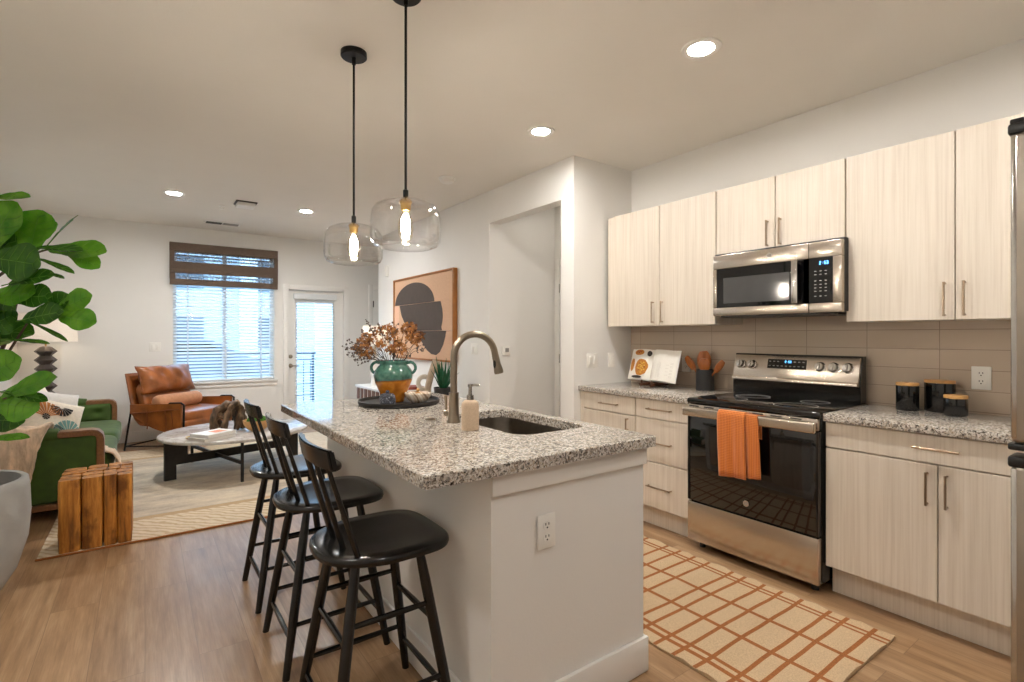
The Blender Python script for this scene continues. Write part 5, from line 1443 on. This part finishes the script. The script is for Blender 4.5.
trunk.tube([V((.10, 0, 1.02)), P(-8, 375, 2.45), P(10, 350, 2.45), P(28, 322, 2.42), P(48, 316, 2.40)], [.008, .007, .006, .005, .003], 8)
trunk.tube([P(-30, 300, 2.5), P(0, 275, 2.46), P(28, 255, 2.42), P(50, 249, 2.4)], [.008, .007, .006, .003], 8)
trunk.tube([P(-40, 420, 2.4), P(0, 400, 2.3), P(6, 398, 2.28)], [.007, .005, .003], 8)
build(trunk, 'trunk', 'bark', t)
lf = MB()
def leaf(b, tip, wd, nrm, droop=.12, fold=.18):
    b, tip = V(b), V(tip); ax = tip - b; L = ax.length; ax.normalize()
    n_ = V(nrm); n_ = (n_ - ax * n_.dot(ax)); n_ = n_.normalized() if n_.length > 1e-4 else ax.orthogonal().normalized()
    sd = ax.cross(n_); N, K = 12, 6
    prof = [.04, .34, .50, .58, .64, .74, .87, .97, 1.0, .97, .86, .62, .12]
    rows = []
    for i in range(N + 1):
        f = i / N; w_ = prof[i] * wd / 2; dz = -droop * L * f * f
        row = []
        for k in range(K + 1):
            s = -1 + 2 * k / K
            row.append(lf.bm.verts.new(b + ax * (L * f) + sd * (s * w_) + n_ * (dz + fold * w_ * s * s + .05 * w_ * math.sin(f * 22 + 2 * s) * abs(s))))
        rows.append(row)
    for r0, r1 in zip(rows, rows[1:]):
        for k in range(K): lf.face([r0[k], r1[k], r1[k + 1], r0[k + 1]])
    # midrib
    keep = lf.mi; lf.mi = 2; lf.tube([b - ax * .03] + [rows[i][3].co - n_ * .001 for i in range(0, N, 2)], [.0028] * 3 + [.002] * 4, 5)
    for i in (2, 4, 6, 8, 10):
        for sgn in (0, K): lf.tube([rows[i][3].co + n_ * .001, rows[min(N, i + 1)][3].co.lerp(rows[min(N, i + 1)][sgn].co, .5) + n_ * .001, rows[min(N, i + 2)][3].co.lerp(rows[min(N, i + 2)][sgn].co, .88) + n_ * .001], .0011, 4)
    lf.mi = keep
TC = -fwd
def L(x0, y0, x1, y1, wpx, d, mi=0, tilt=0.6, dd=.0, droop=.10):
    lf.mi = mi; a, b = P(x0, y0, d), P(x1, y1, d + dd)
    leaf(a, b, 1.12 * wpx / FPX * d, TC * tilt + V((0, 0, 1)) * (1 - tilt) + rgt * .1, droop)
L(-18, 200, 27, 193, 17, 2.40, 0, .45); L(-14, 256, 10, 200, 36, 2.38, 0, .85); L(30, 254, 37, 209, 38, 2.44, 0, .9); L(50, 242, 74, 213, 9, 2.42, 1, .3)
L(48, 250, 103, 248, 24, 2.44, 0, .55); L(34, 248, 81, 247, 15, 2.38, 1, .4); L(66, 250, 98, 266, 17, 2.44, 0, .6); L(-6, 258, 37, 264, 36, 2.34, 1, .85); L(24, 243, 54, 222, 24, 2.48, 0, .7)
L(36, 258, 74, 270, 9, 2.4, 1, .3); L(8, 284, 51, 272, 17, 2.36, 1, .6); L(45, 272, 64, 277, 6, 2.42, 1, .3); L(12, 299, 49, 294, 24, 2.38, 1, .7); L(-10, 298, 32, 290, 30, 2.36, 0, .6)
L(40, 316, 66, 294, 20, 2.42, 1, .75); L(58, 310, 89, 294, 22, 2.42, 0, .75); L(58, 316, 94, 321, 22, 2.40, 0, .7); L(22, 320, 60, 310, 22, 2.36, 1, .7); L(6, 340, 48, 340, 8, 2.34, 1, .3); L(30, 322, 68, 338, 6, 2.4, 1, .25)
L(-22, 380, 17, 358, 30, 2.34, 0, .8); L(0, 398, 51, 375, 22, 2.30, 0, .6); L(-6, 402, 36, 408, 30, 2.28, 0, .7); L(4, 392, 46, 398, 12, 2.3, 1, .4); L(-20, 440, 27, 434, 11, 2.2, 0, .35); L(-16, 330, 14, 312, 34, 2.40, 1, .8)
L(-18, 232, 14, 228, 40, 2.46, 1, .8); L(-10, 250, 26, 236, 30, 2.5, 1, .8); L(-30, 330, 30, 330, 26, 2.5, 1, .5); L(-16, 420, 22, 420, 24, 2.34, 1, .6); L(-26, 300, 8, 318, 30, 2.44, 1, .6)
for k in range(60):     # the rest of the crown, towards the wall and behind
    a = rt_.uniform(0, 2 * PI); z = rt_.uniform(.95, 2.05); r = .06 + .22 * rt_.random()
    b = V((.04 + r * .5 * math.cos(a), r * .5 * math.sin(a), z)); e = b + V((math.cos(a) * .2, math.sin(a) * .2, rt_.uniform(-.05, .16)))
    q = O + e + V((0, 0, -CAM_H)); u_ = q.dot(rgt) / q.dot(fwd)
    if 512 + FPX * u_ > 12 or e.x < -.27: continue
    lf.mi = k % 2; leaf(b, e, rt_.uniform(.11, .16), V((-.3 * math.cos(a), -.3 * math.sin(a), 1)), .25)
o = build(lf, 'foliage', ['leaf_green', 'leaf_dark', 'leaf_vein'], t, angle=180)

# ------------------------------------------------------------------ leather armchair (local: +x = front)
AC = (.352, 7.175)
ARZ = math.atan2(-.727, .687)
t = thing('leather_armchair', 'tan leather sling armchair with black metal legs under the window', 'armchair', (AC[0], AC[1], 0), ARZ)
hw, fxr, bxr = .378, .375, -.385
for sy in (-1, 1):
    m = MB(); y = sy * hw
    m.tube([(bxr, y, .013), (bxr + .10, y, .53)], .010, 8); build(m, 'leg', 'black_metal', t)
    m = MB(); m.tube([(fxr, y, .013), (fxr, y, .30)], .010, 8); m.tube([(fxr - .015, y, .28), (fxr + .012, y, .29), (fxr + .015, y, .545), (fxr - .02, y, .565), (fxr - .16, y, .56), (fxr - .19, y, .545), (fxr - .19, y, .30), (fxr - .015, y, .28)], .011, 8); build(m, 'leg', 'black_metal', t)
    m = MB(); m.tube([(bxr + .005, y, .06), (fxr, y, .10)], .008, 8); build(m, 'stretcher', 'black_metal', t)
    # side sling panel: belly curves below
    m = MB(); top_ = [(-.30 + .66 * k / 20, .535 + .025 * k / 20) for k in range(21)]
    bot_ = [(-.30 + .66 * k / 20, (.44 - .20 * math.sin(PI * min(1, (k / 20) * 1.0) * .62) ** .9)) for k in range(21)]
    vs = [[m.bm.verts.new((x, y + s_ * .012, z + (0 if r_ else 0))) for s_ in (-1, 1)] for r_, ln in ((0, top_), (1, bot_)) for (x, z) in ln]
    n_ = 21
    for k in range(20):
        a, b, c_, d_ = vs[k], vs[k + 1], vs[n_ + k + 1], vs[n_ + k]
        m.face([a[0], b[0], c_[0], d_[0]]); m.face([a[1], d_[1], c_[1], b[1]]); m.face([a[0], a[1], b[1], b[0]]); m.face([d_[0], c_[0], c_[1], d_[1]])
    m.face([vs[0][0], vs[n_][0], vs[n_][1], vs[0][1]]); m.face([vs[20][0], vs[20][1], vs[n_ + 20][1], vs[n_ + 20][0]])
    ar = build(m, 'arm', 'leather', t)
    m = MB(); m.tube([(-.29, y + sy * .015, .44), (-.15, y + sy * .016, .445), (.05, y + sy * .016, .47), (.34, y + sy * .016, .50)], .006, 6)
    for xx in (-.08, .16, .24): m.tube([(xx, y + sy * .016, .475), (xx + .02, y + sy * .016, .36), (xx + .01, y + sy * .014, .27)], .005, 6)
    build(m, 'strap', 'leather_dark', ar)
m = MB(); m.tube([(bxr + .003, -hw, .06), (bxr + .003, hw, .06)], .008, 8); m.tube([(fxr, -hw, .10), (fxr, hw, .10)], .008, 8); build(m, 'stretcher', 'black_metal', t)
m = MB()      # sling: back panel and seat in one hide
def sling(u, v):
    y = (-1 + 2 * u) * (hw - .016)
    pth = [(-.39, .875), (-.35, .70), (-.31, .52), (-.27, .38), (-.20, .31), (0, .30), (.2, .32), (.37, .355), (.375, .30), (.36, .265)]
    f = v * (len(pth) - 1); i = min(int(f), len(pth) - 2); fr = f - i
    return V((pth[i][0] + (pth[i + 1][0] - pth[i][0]) * fr, y, pth[i][1] + (pth[i + 1][1] - pth[i][1]) * fr))
m.grid(sling, 16, 40); o = build(m, 'sling', 'leather', t, angle=60); md = o.modifiers.new('thick', 'SOLIDIFY'); md.thickness = .022; md.offset = 0
m = MB(); m.ball((.055, 0, .395), .315, .345, .075, n=36, m=18, e=.38, jit=.006); build(m, 'seat_cushion', 'leather', t, angle=180)
m = MB(); MM = Matrix.Translation((-.225, 0, .60)) @ Matrix.Rotation(R(-17), 4, 'Y'); m.ball((0, 0, 0), .065, .335, .19, n=32, m=16, e=.45, jit=.008, M=MM); build(m, 'back_cushion', 'leather', t, angle=180)
t = thing('leather_pillow', 'tan leather head pillow against the armchair back', 'pillow', (AC[0], AC[1], .70), ARZ)
m = MB(); MM = Matrix.Translation((-.205, 0, .095)) @ Matrix.Rotation(R(-18), 4, 'Y') @ Matrix.Rotation(R(90), 4, 'Y') @ Matrix.Rotation(R(90), 4, 'Z')
m.pillow(.74, .33, .18, M=MM, n=20, puff=.62, pinch=.07); m.rough(.022, 11); build(m, 'cushion', 'leather', t, angle=180)
m = MB(); rim = []
for k in range(48):
    a = 2 * PI * k / 48; c_, s_ = math.cos(a), math.sin(a); q = 1 / max(abs(c_), abs(s_)); rim.append(MM @ V((c_ * q * .36 * (1 - .05 * (1 - (s_ * q) ** 2)), s_ * q * .158 * (1 - .05 * (1 - (c_ * q) ** 2)), 0)))
m.tube(rim, .006, 6, closed=True); build(m, 'piping', 'leather_dark', t)
t = thing('bolster_pillow', 'blush suede bolster cushion lying across the armchair seat', 'pillow', (AC[0], AC[1], .475), ARZ)
m = MB(); m.lathe([(0, -.30), (.05, -.298), (.074, -.285), (.082, -.25), (.084, 0), (.082, .25), (.074, .285), (.05, .298), (0, .30)], n=28, M=Matrix.Translation((-.03, -.02, .075)) @ Matrix.Rotation(R(90), 4, 'X')); m.rough(.004, 10); build(m, 'cushion', 'suede', t, angle=180)

# ------------------------------------------------------------------ coffee table
CTX, CTY, CTR = .735, 5.66, R(16)
CTZ = .385
t = thing('coffee_table', 'oval marble coffee table on dark metal legs in the living room', 'coffee table', (CTX, CTY, 0), CTR)
Ca, Cb = .655, .605
S_ = Matrix.Diagonal((1, Cb / Ca, 1, 1))
build(MB().lathe([(0, CTZ - .028), (Ca - .006, CTZ - .028), (Ca, CTZ - .022), (Ca, CTZ - .006), (Ca - .006, CTZ), (0, CTZ)], n=72, M=S_), 'top', 'marble', t, angle=50)
for s_ in (-1, 1):
    m = MB(); pl = [(s_ * .62, .012), (s_ * .53, .012), (s_ * .53, .15), (s_ * .44, .19), (s_ * .44, CTZ - .029), (s_ * .62, CTZ - .029)]
    m.prism(pl, lambda p: V((p[0], -.018, p[1])), lambda p: V((p[0], .018, p[1]))); build(m, 'leg', 'dark_iron', t, smooth=False)
build(MB().box(-.53, -.016, .14, .53, .016, .215, bev=.002), 'beam', 'dark_iron', t)
for s_ in (-1, 1): build(MB().box(-.25 - .008 + .05, s_ * .56 - .010, .012, -.25 + .012 + .05, s_ * .56 + .010, CTZ - .029), 'leg', 'dark_iron', t, smooth=False)
build(MB().box(-.208, -.56, .165, -.188, .56, .195), 'cross_bar', 'dark_iron', t, smooth=False)
ZCT = CTZ + .0005
def book(label, x, y, z, rz, w_, d_, h_, cov, grp=None, peach=False):
    t = thing('book', label, 'book', (x, y, z), rz, grp)
    m = MB(); m.box(-w_ / 2, -d_ / 2, 0, w_ / 2, d_ / 2, .003, bev=.0008, seg=1); m.box(-w_ / 2, -d_ / 2, h_ - .003, w_ / 2, d_ / 2, h_, bev=.0008, seg=1); m.box(-w_ / 2, -d_ / 2, .003, -w_ / 2 + .003, d_ / 2, h_ - .003)
    cv_ = build(m, 'cover', cov, t)
    build(MB().box(-w_ / 2 + .003, -d_ / 2 + .004, .003, w_ / 2 - .004, d_ / 2 - .004, h_ - .003), 'pages', 'paper', t, smooth=False)
    if peach: build(MB().box(-.02, -.05, h_ + .0001, .09, .05, h_ + .0008), 'cover_picture', 'cover_peach', cv_, smooth=False)
book('lower grey edged book of the pair on the coffee table', .49, 5.27, ZCT, R(30), .30, .22, .028, 'page_grey', 'books on the coffee table')
book('white book with peach picture topping the pair on the coffee table', .50, 5.275, ZCT + .0285, R(34), .29, .215, .030, 'cover_white', 'books on the coffee table', True)
t = thing('gold_dish', 'small golden dish on the marble top beside the books', 'dish', (.345, 5.36, ZCT))
build(MB().lathe([(0, 0), (.035, 0), (.055, .012), (.058, .020), (.052, .018), (.035, .006), (0, .005)], n=32), 'dish', 'brass', t)
t = thing('driftwood_knot', 'gnarled driftwood sculpture standing on the coffee table', 'sculpture', (.66, 5.62, ZCT), R(10))
m = MB()
loops = [([(-.12, 0, 0), (-.135, .01, .10), (-.10, .02, .19), (-.02, .01, .245), (.06, -.01, .235), (.115, 0, .16), (.13, .01, .06), (.11, .02, 0)], .034),
         ([(-.07, .05, .02), (-.09, .06, .12), (-.02, .05, .205), (.06, .04, .17), (.09, .05, .05)], .028),
         ([(-.06, -.05, .0), (-.04, -.06, .13), (.0, -.04, .22), (.05, -.05, .26), (.10, -.02, .20), (.075, -.06, .10), (.05, -.05, 0)], .028),
         ([(-.10, 0, .16), (-.03, -.03, .13), (.04, .0, .20), (.09, .01, .235)], .024)]
for pts, r_ in loops:
    sm = []
    for a, b in zip(pts, pts[1:]):
        for k in range(4): sm.append(V(a).lerp(V(b), k / 4))
    sm.append(V(pts[-1])); m.tube(sm, [r_ * (.8 + .4 * abs(math.sin(i * .9))) for i in range(len(sm))], 10)
m.rough(.010, 14)
mz = min(v.co.z for v in m.bm.verts)
for v in m.bm.verts: v.co.z -= mz
build(m, 'wood', 'driftwood', t, angle=180)
t = thing('wooden_bowl', 'round wooden bowl holding moss on the coffee table', 'bowl', (.880, 5.46, ZCT))
build(MB().lathe([(0, 0), (.05, 0), (.085, .022), (.115, .065), (.125, .105), (.119, .107), (.105, .07), (.07, .025), (0, .015)], n=40).rough(.004, 12), 'bowl', 'bamboo', t)
t = thing('moss_ball', 'bright green moss heaped in the wooden bowl', 'moss', (.880, 5.46, ZCT + .06))
m = MB(); m.ball((0, 0, .025), .098, .098, .075, n=28, m=16, jit=.014); build(m, 'moss', 'moss', t, angle=180)

# ------------------------------------------------------------------ console and the things on it
KX0, KX1, KY0, KY1, KZ = 2.26, 2.685, 4.30, 6.72, .660
t = thing('console_cabinet', 'low white console with walnut slatted front under the painting', 'console', (2.47, 5.5, 0))
build(MB().box(KX0, KY0, KZ - .024, KX1, KY1, KZ, bev=.003), 'top', 'trim_white', t, w=True)
m = MB(); m.box(KX0 + .02, KY0 + .02, .10, KX1, KY1 - .02, KZ - .024); build(m, 'body', 'trim_white', t, w=True, smooth=False)
m = MB(); y = KY1 - .045
while y > KY0 + .05:
    m.box(KX0 + .008, y - .085, .13, KX0 + .022, y, KZ - .036, bev=.003, seg=1); y -= .135
build(m, 'slat', 'walnut_slat', t, w=True)
for y in (KY0 + .1, KY1 - .1):
    for x in (KX0 + .06, KX1 - .06): build(MB().cyl((x, y, 0), (x, y, .10), .018, n=12), 'leg', 'dark_walnut', t, w=True)
ZK = KZ + .0005
t = thing('table_lamp', 'lit table lamp with pale tapered shade on the console behind the dried flowers', 'lamp', (2.42, 6.42, ZK))
build(MB().lathe([(0, 0), (.055, 0), (.06, .01), (.05, .05), (.055, .15), (.06, .24), (.04, .33), (.022, .36), (.018, .40), (0, .40)], n=36), 'base', 'white_ceramic', t)
build(MB().cyl((0, 0, .40), (0, 0, .60), .007, n=10), 'stem', 'brass', t)
m = MB(); m.lathe([(.185, .515), (.150, .77), (.146, .77), (.181, .515), (.185, .515)], n=48); build(m, 'shade', 'lamp_shade_linen', t, angle=60)
build(MB().ball((0, 0, .63), .032, .032, .04, n=16, m=10), 'bulb', 'lamp_bulb', t)
book('teal book lowest in the console pile behind the vase', 2.40, 5.22, ZK, R(80), .28, .20, .030, 'cover_teal', 'books piled on the console')
book('red book topmost in the console pile behind the vase', 2.40, 5.22, ZK + .0605, R(84), .26, .19, .028, 'cover_red', 'books piled on the console')
book('white book in the middle of the console pile behind the vase', 2.40, 5.22, ZK + .0305, R(78), .27, .20, .030, 'cover_white', 'books piled on the console')
t = thing('ring_sculpture', 'pale clay ring sculpture on a white block on the console', 'sculpture', (2.40, 4.93, ZK))
build(MB().box(-.055, -.11, 0, .055, .11, .055, bev=.005), 'block', 'white_ceramic', t)
m = MB(); m.tube([V((-.02, .066 * math.cos(2 * PI * k / 40), .055 + .090 + .066 * math.sin(2 * PI * k / 40))) for k in range(40)], .024, 16, closed=True); m.xf(Matrix.Rotation(-PSI + R(0), 4, 'Z') @ Matrix.Rotation(R(-55), 4, 'Z')); build(m, 'ring', 'ring_clay', t, angle=180)
t = thing('arch_sculpture', 'tall tan clay arch sculpture beside the spiky plant on the console', 'sculpture', (2.44, 4.76, ZK), R(-35))
m = MB(); pts = [V((-.085, 0, 0.0)), V((-.075, 0, .12)), V((-.045, 0, .25)), V((0, 0, .385)), V((.03, 0, .33)), V((.06, 0, .20)), V((.085, 0, .0))]; sm = []
for a, b in zip(pts, pts[1:]):
    for k in range(4): sm.append(a.lerp(b, k / 4))
sm.append(pts[-1]); m.tube(sm, [(.034, .04)] * len(sm), 14, flat=(1, 0, 0)); build(m, 'arch', 'tan_clay', t, angle=180)
t = thing('potted_succulent', 'spiky green succulent in a black pot behind the faucet', 'potted plant', (2.40, 4.52, ZK))
build(MB().lathe([(0, 0), (.075, 0), (.082, .01), (.092, .13), (.088, .132), (.08, .12), (0, .115)], n=32), 'pot', 'crock_black', t)
build(MB().lathe([(0, .118), (.082, .118), (.082, .112), (0, .112)], n=24), 'soil', 'soil', t)
m = MB(); ra = random.Random(9)
for k in range(26):
    a = k * 2.4; le = ra.uniform(.02, .15); H_ = ra.uniform(.24, .36) - le * .6
    d_ = V((math.cos(a), math.sin(a), 0)); p0 = d_ * .025 + V((0, 0, .115)); p1 = d_ * (.03 + le * .45) + V((0, 0, .115 + H_ * .55)); p2 = d_ * (.03 + le) + V((0, 0, .115 + H_))
    m.tube([p0, p1, p2], [(.015, .006), (.013, .005), (.001, .001)], 8, flat=d_.cross(V((0, 0, 1))))
build(m, 'leaf', 'aloe_green', t)['kind'] = 'stuff'

# painting
t = thing('abstract_painting', 'framed abstract painting of split dark ovals on tan ground', 'painting', (XP - .025, 5.655, 1.53))
AY0, AY1, AZ0, AZ1, AX = 4.838, 6.472, 1.012, 2.038, XP - .055
fwid = .022
m = MB(); m.box(AX, AY0, AZ0, XP - .0005, AY0 + fwid, AZ1, bev=.002); m.box(AX, AY1 - fwid, AZ0, XP - .0005, AY1, AZ1, bev=.002); m.box(AX, AY0 + fwid, AZ0, XP - .0005, AY1 - fwid, AZ0 + fwid, bev=.002); m.box(AX, AY0 + fwid, AZ1 - fwid, XP - .0005, AY1 - fwid, AZ1, bev=.002)
build(m, 'frame', 'frame_oak', t, w=True)
cvs = MB(); ax0 = AX + .012
zb1, zb2 = 1.696, 1.362
y0_, y1_ = AY0 + fwid, AY1 - fwid
cvs.mi = 0
def band(z0, z1, x): cvs.box(x, y0_, z0, XP - .012, y1_, z1)
band(AZ0 + fwid, zb2 - .002, ax0 + .004); band(zb2, zb1 - .002, ax0); band(zb1, AZ1 - fwid, ax0 + .004)
cv = build(cvs, 'canvas', 'art_ground', t, w=True, smooth=False)
def shape(name, pts, x, mat):
    m = MB(); m.prism(pts, lambda p: V((x - .0015, p[0], p[1])), lambda p: V((x, p[0], p[1]))); build(m, name, mat, cv, w=True, smooth=False)
top_s = [(5.87 + .565 * math.cos(a), zb1 + .002 + .262 * math.sin(a)) for a in [PI * k / 24 for k in range(25)]]
shape('upper_oval', top_s, ax0 + .004, 'art_dark')
mid = [(6.285, zb1 - .003), (5.145, zb1 - .003)] + [(5.145 - .055 * math.sin(PI * k / 10), zb1 - .003 - (zb1 - zb2 - .006) * k / 10) for k in range(1, 10)] + [(5.105, zb2 + .002), (5.93, zb2 + .002), (6.10, 1.44), (6.22, 1.56)]
shape('middle_oval', mid, ax0, 'art_dark')
low = [(5.02, zb2 - .004), (5.88, zb2 - .004), (5.72, 1.30), (5.60, 1.205), (5.50, 1.135), (5.38, 1.09), (5.26, 1.082), (5.17, 1.12), (5.09, 1.20), (5.04, 1.29)]
shape('lower_oval', low, ax0 + .004, 'art_dark')
shape('lamplit_strip', [(y1_ - .002, zb2 + .002), (y1_ - .002, zb1 - .004), (6.30, zb1 - .004), (6.30, zb2 + .002)], ax0, 'art_lamplit')  # paler strip paints the console lamp's light onto the canvas

k_ = (XP - .043) / XP
for ch in list(t.children):
    for o in [ch] + list(ch.children):
        o.data.transform(Matrix.Translation(-org(t)) @ Matrix.Translation((0, 0, CAM_H)) @ Matrix.Diagonal((1, k_, k_, 1)) @ Matrix.Translation((0, 0, -CAM_H)) @ Matrix.Translation(org(t)))
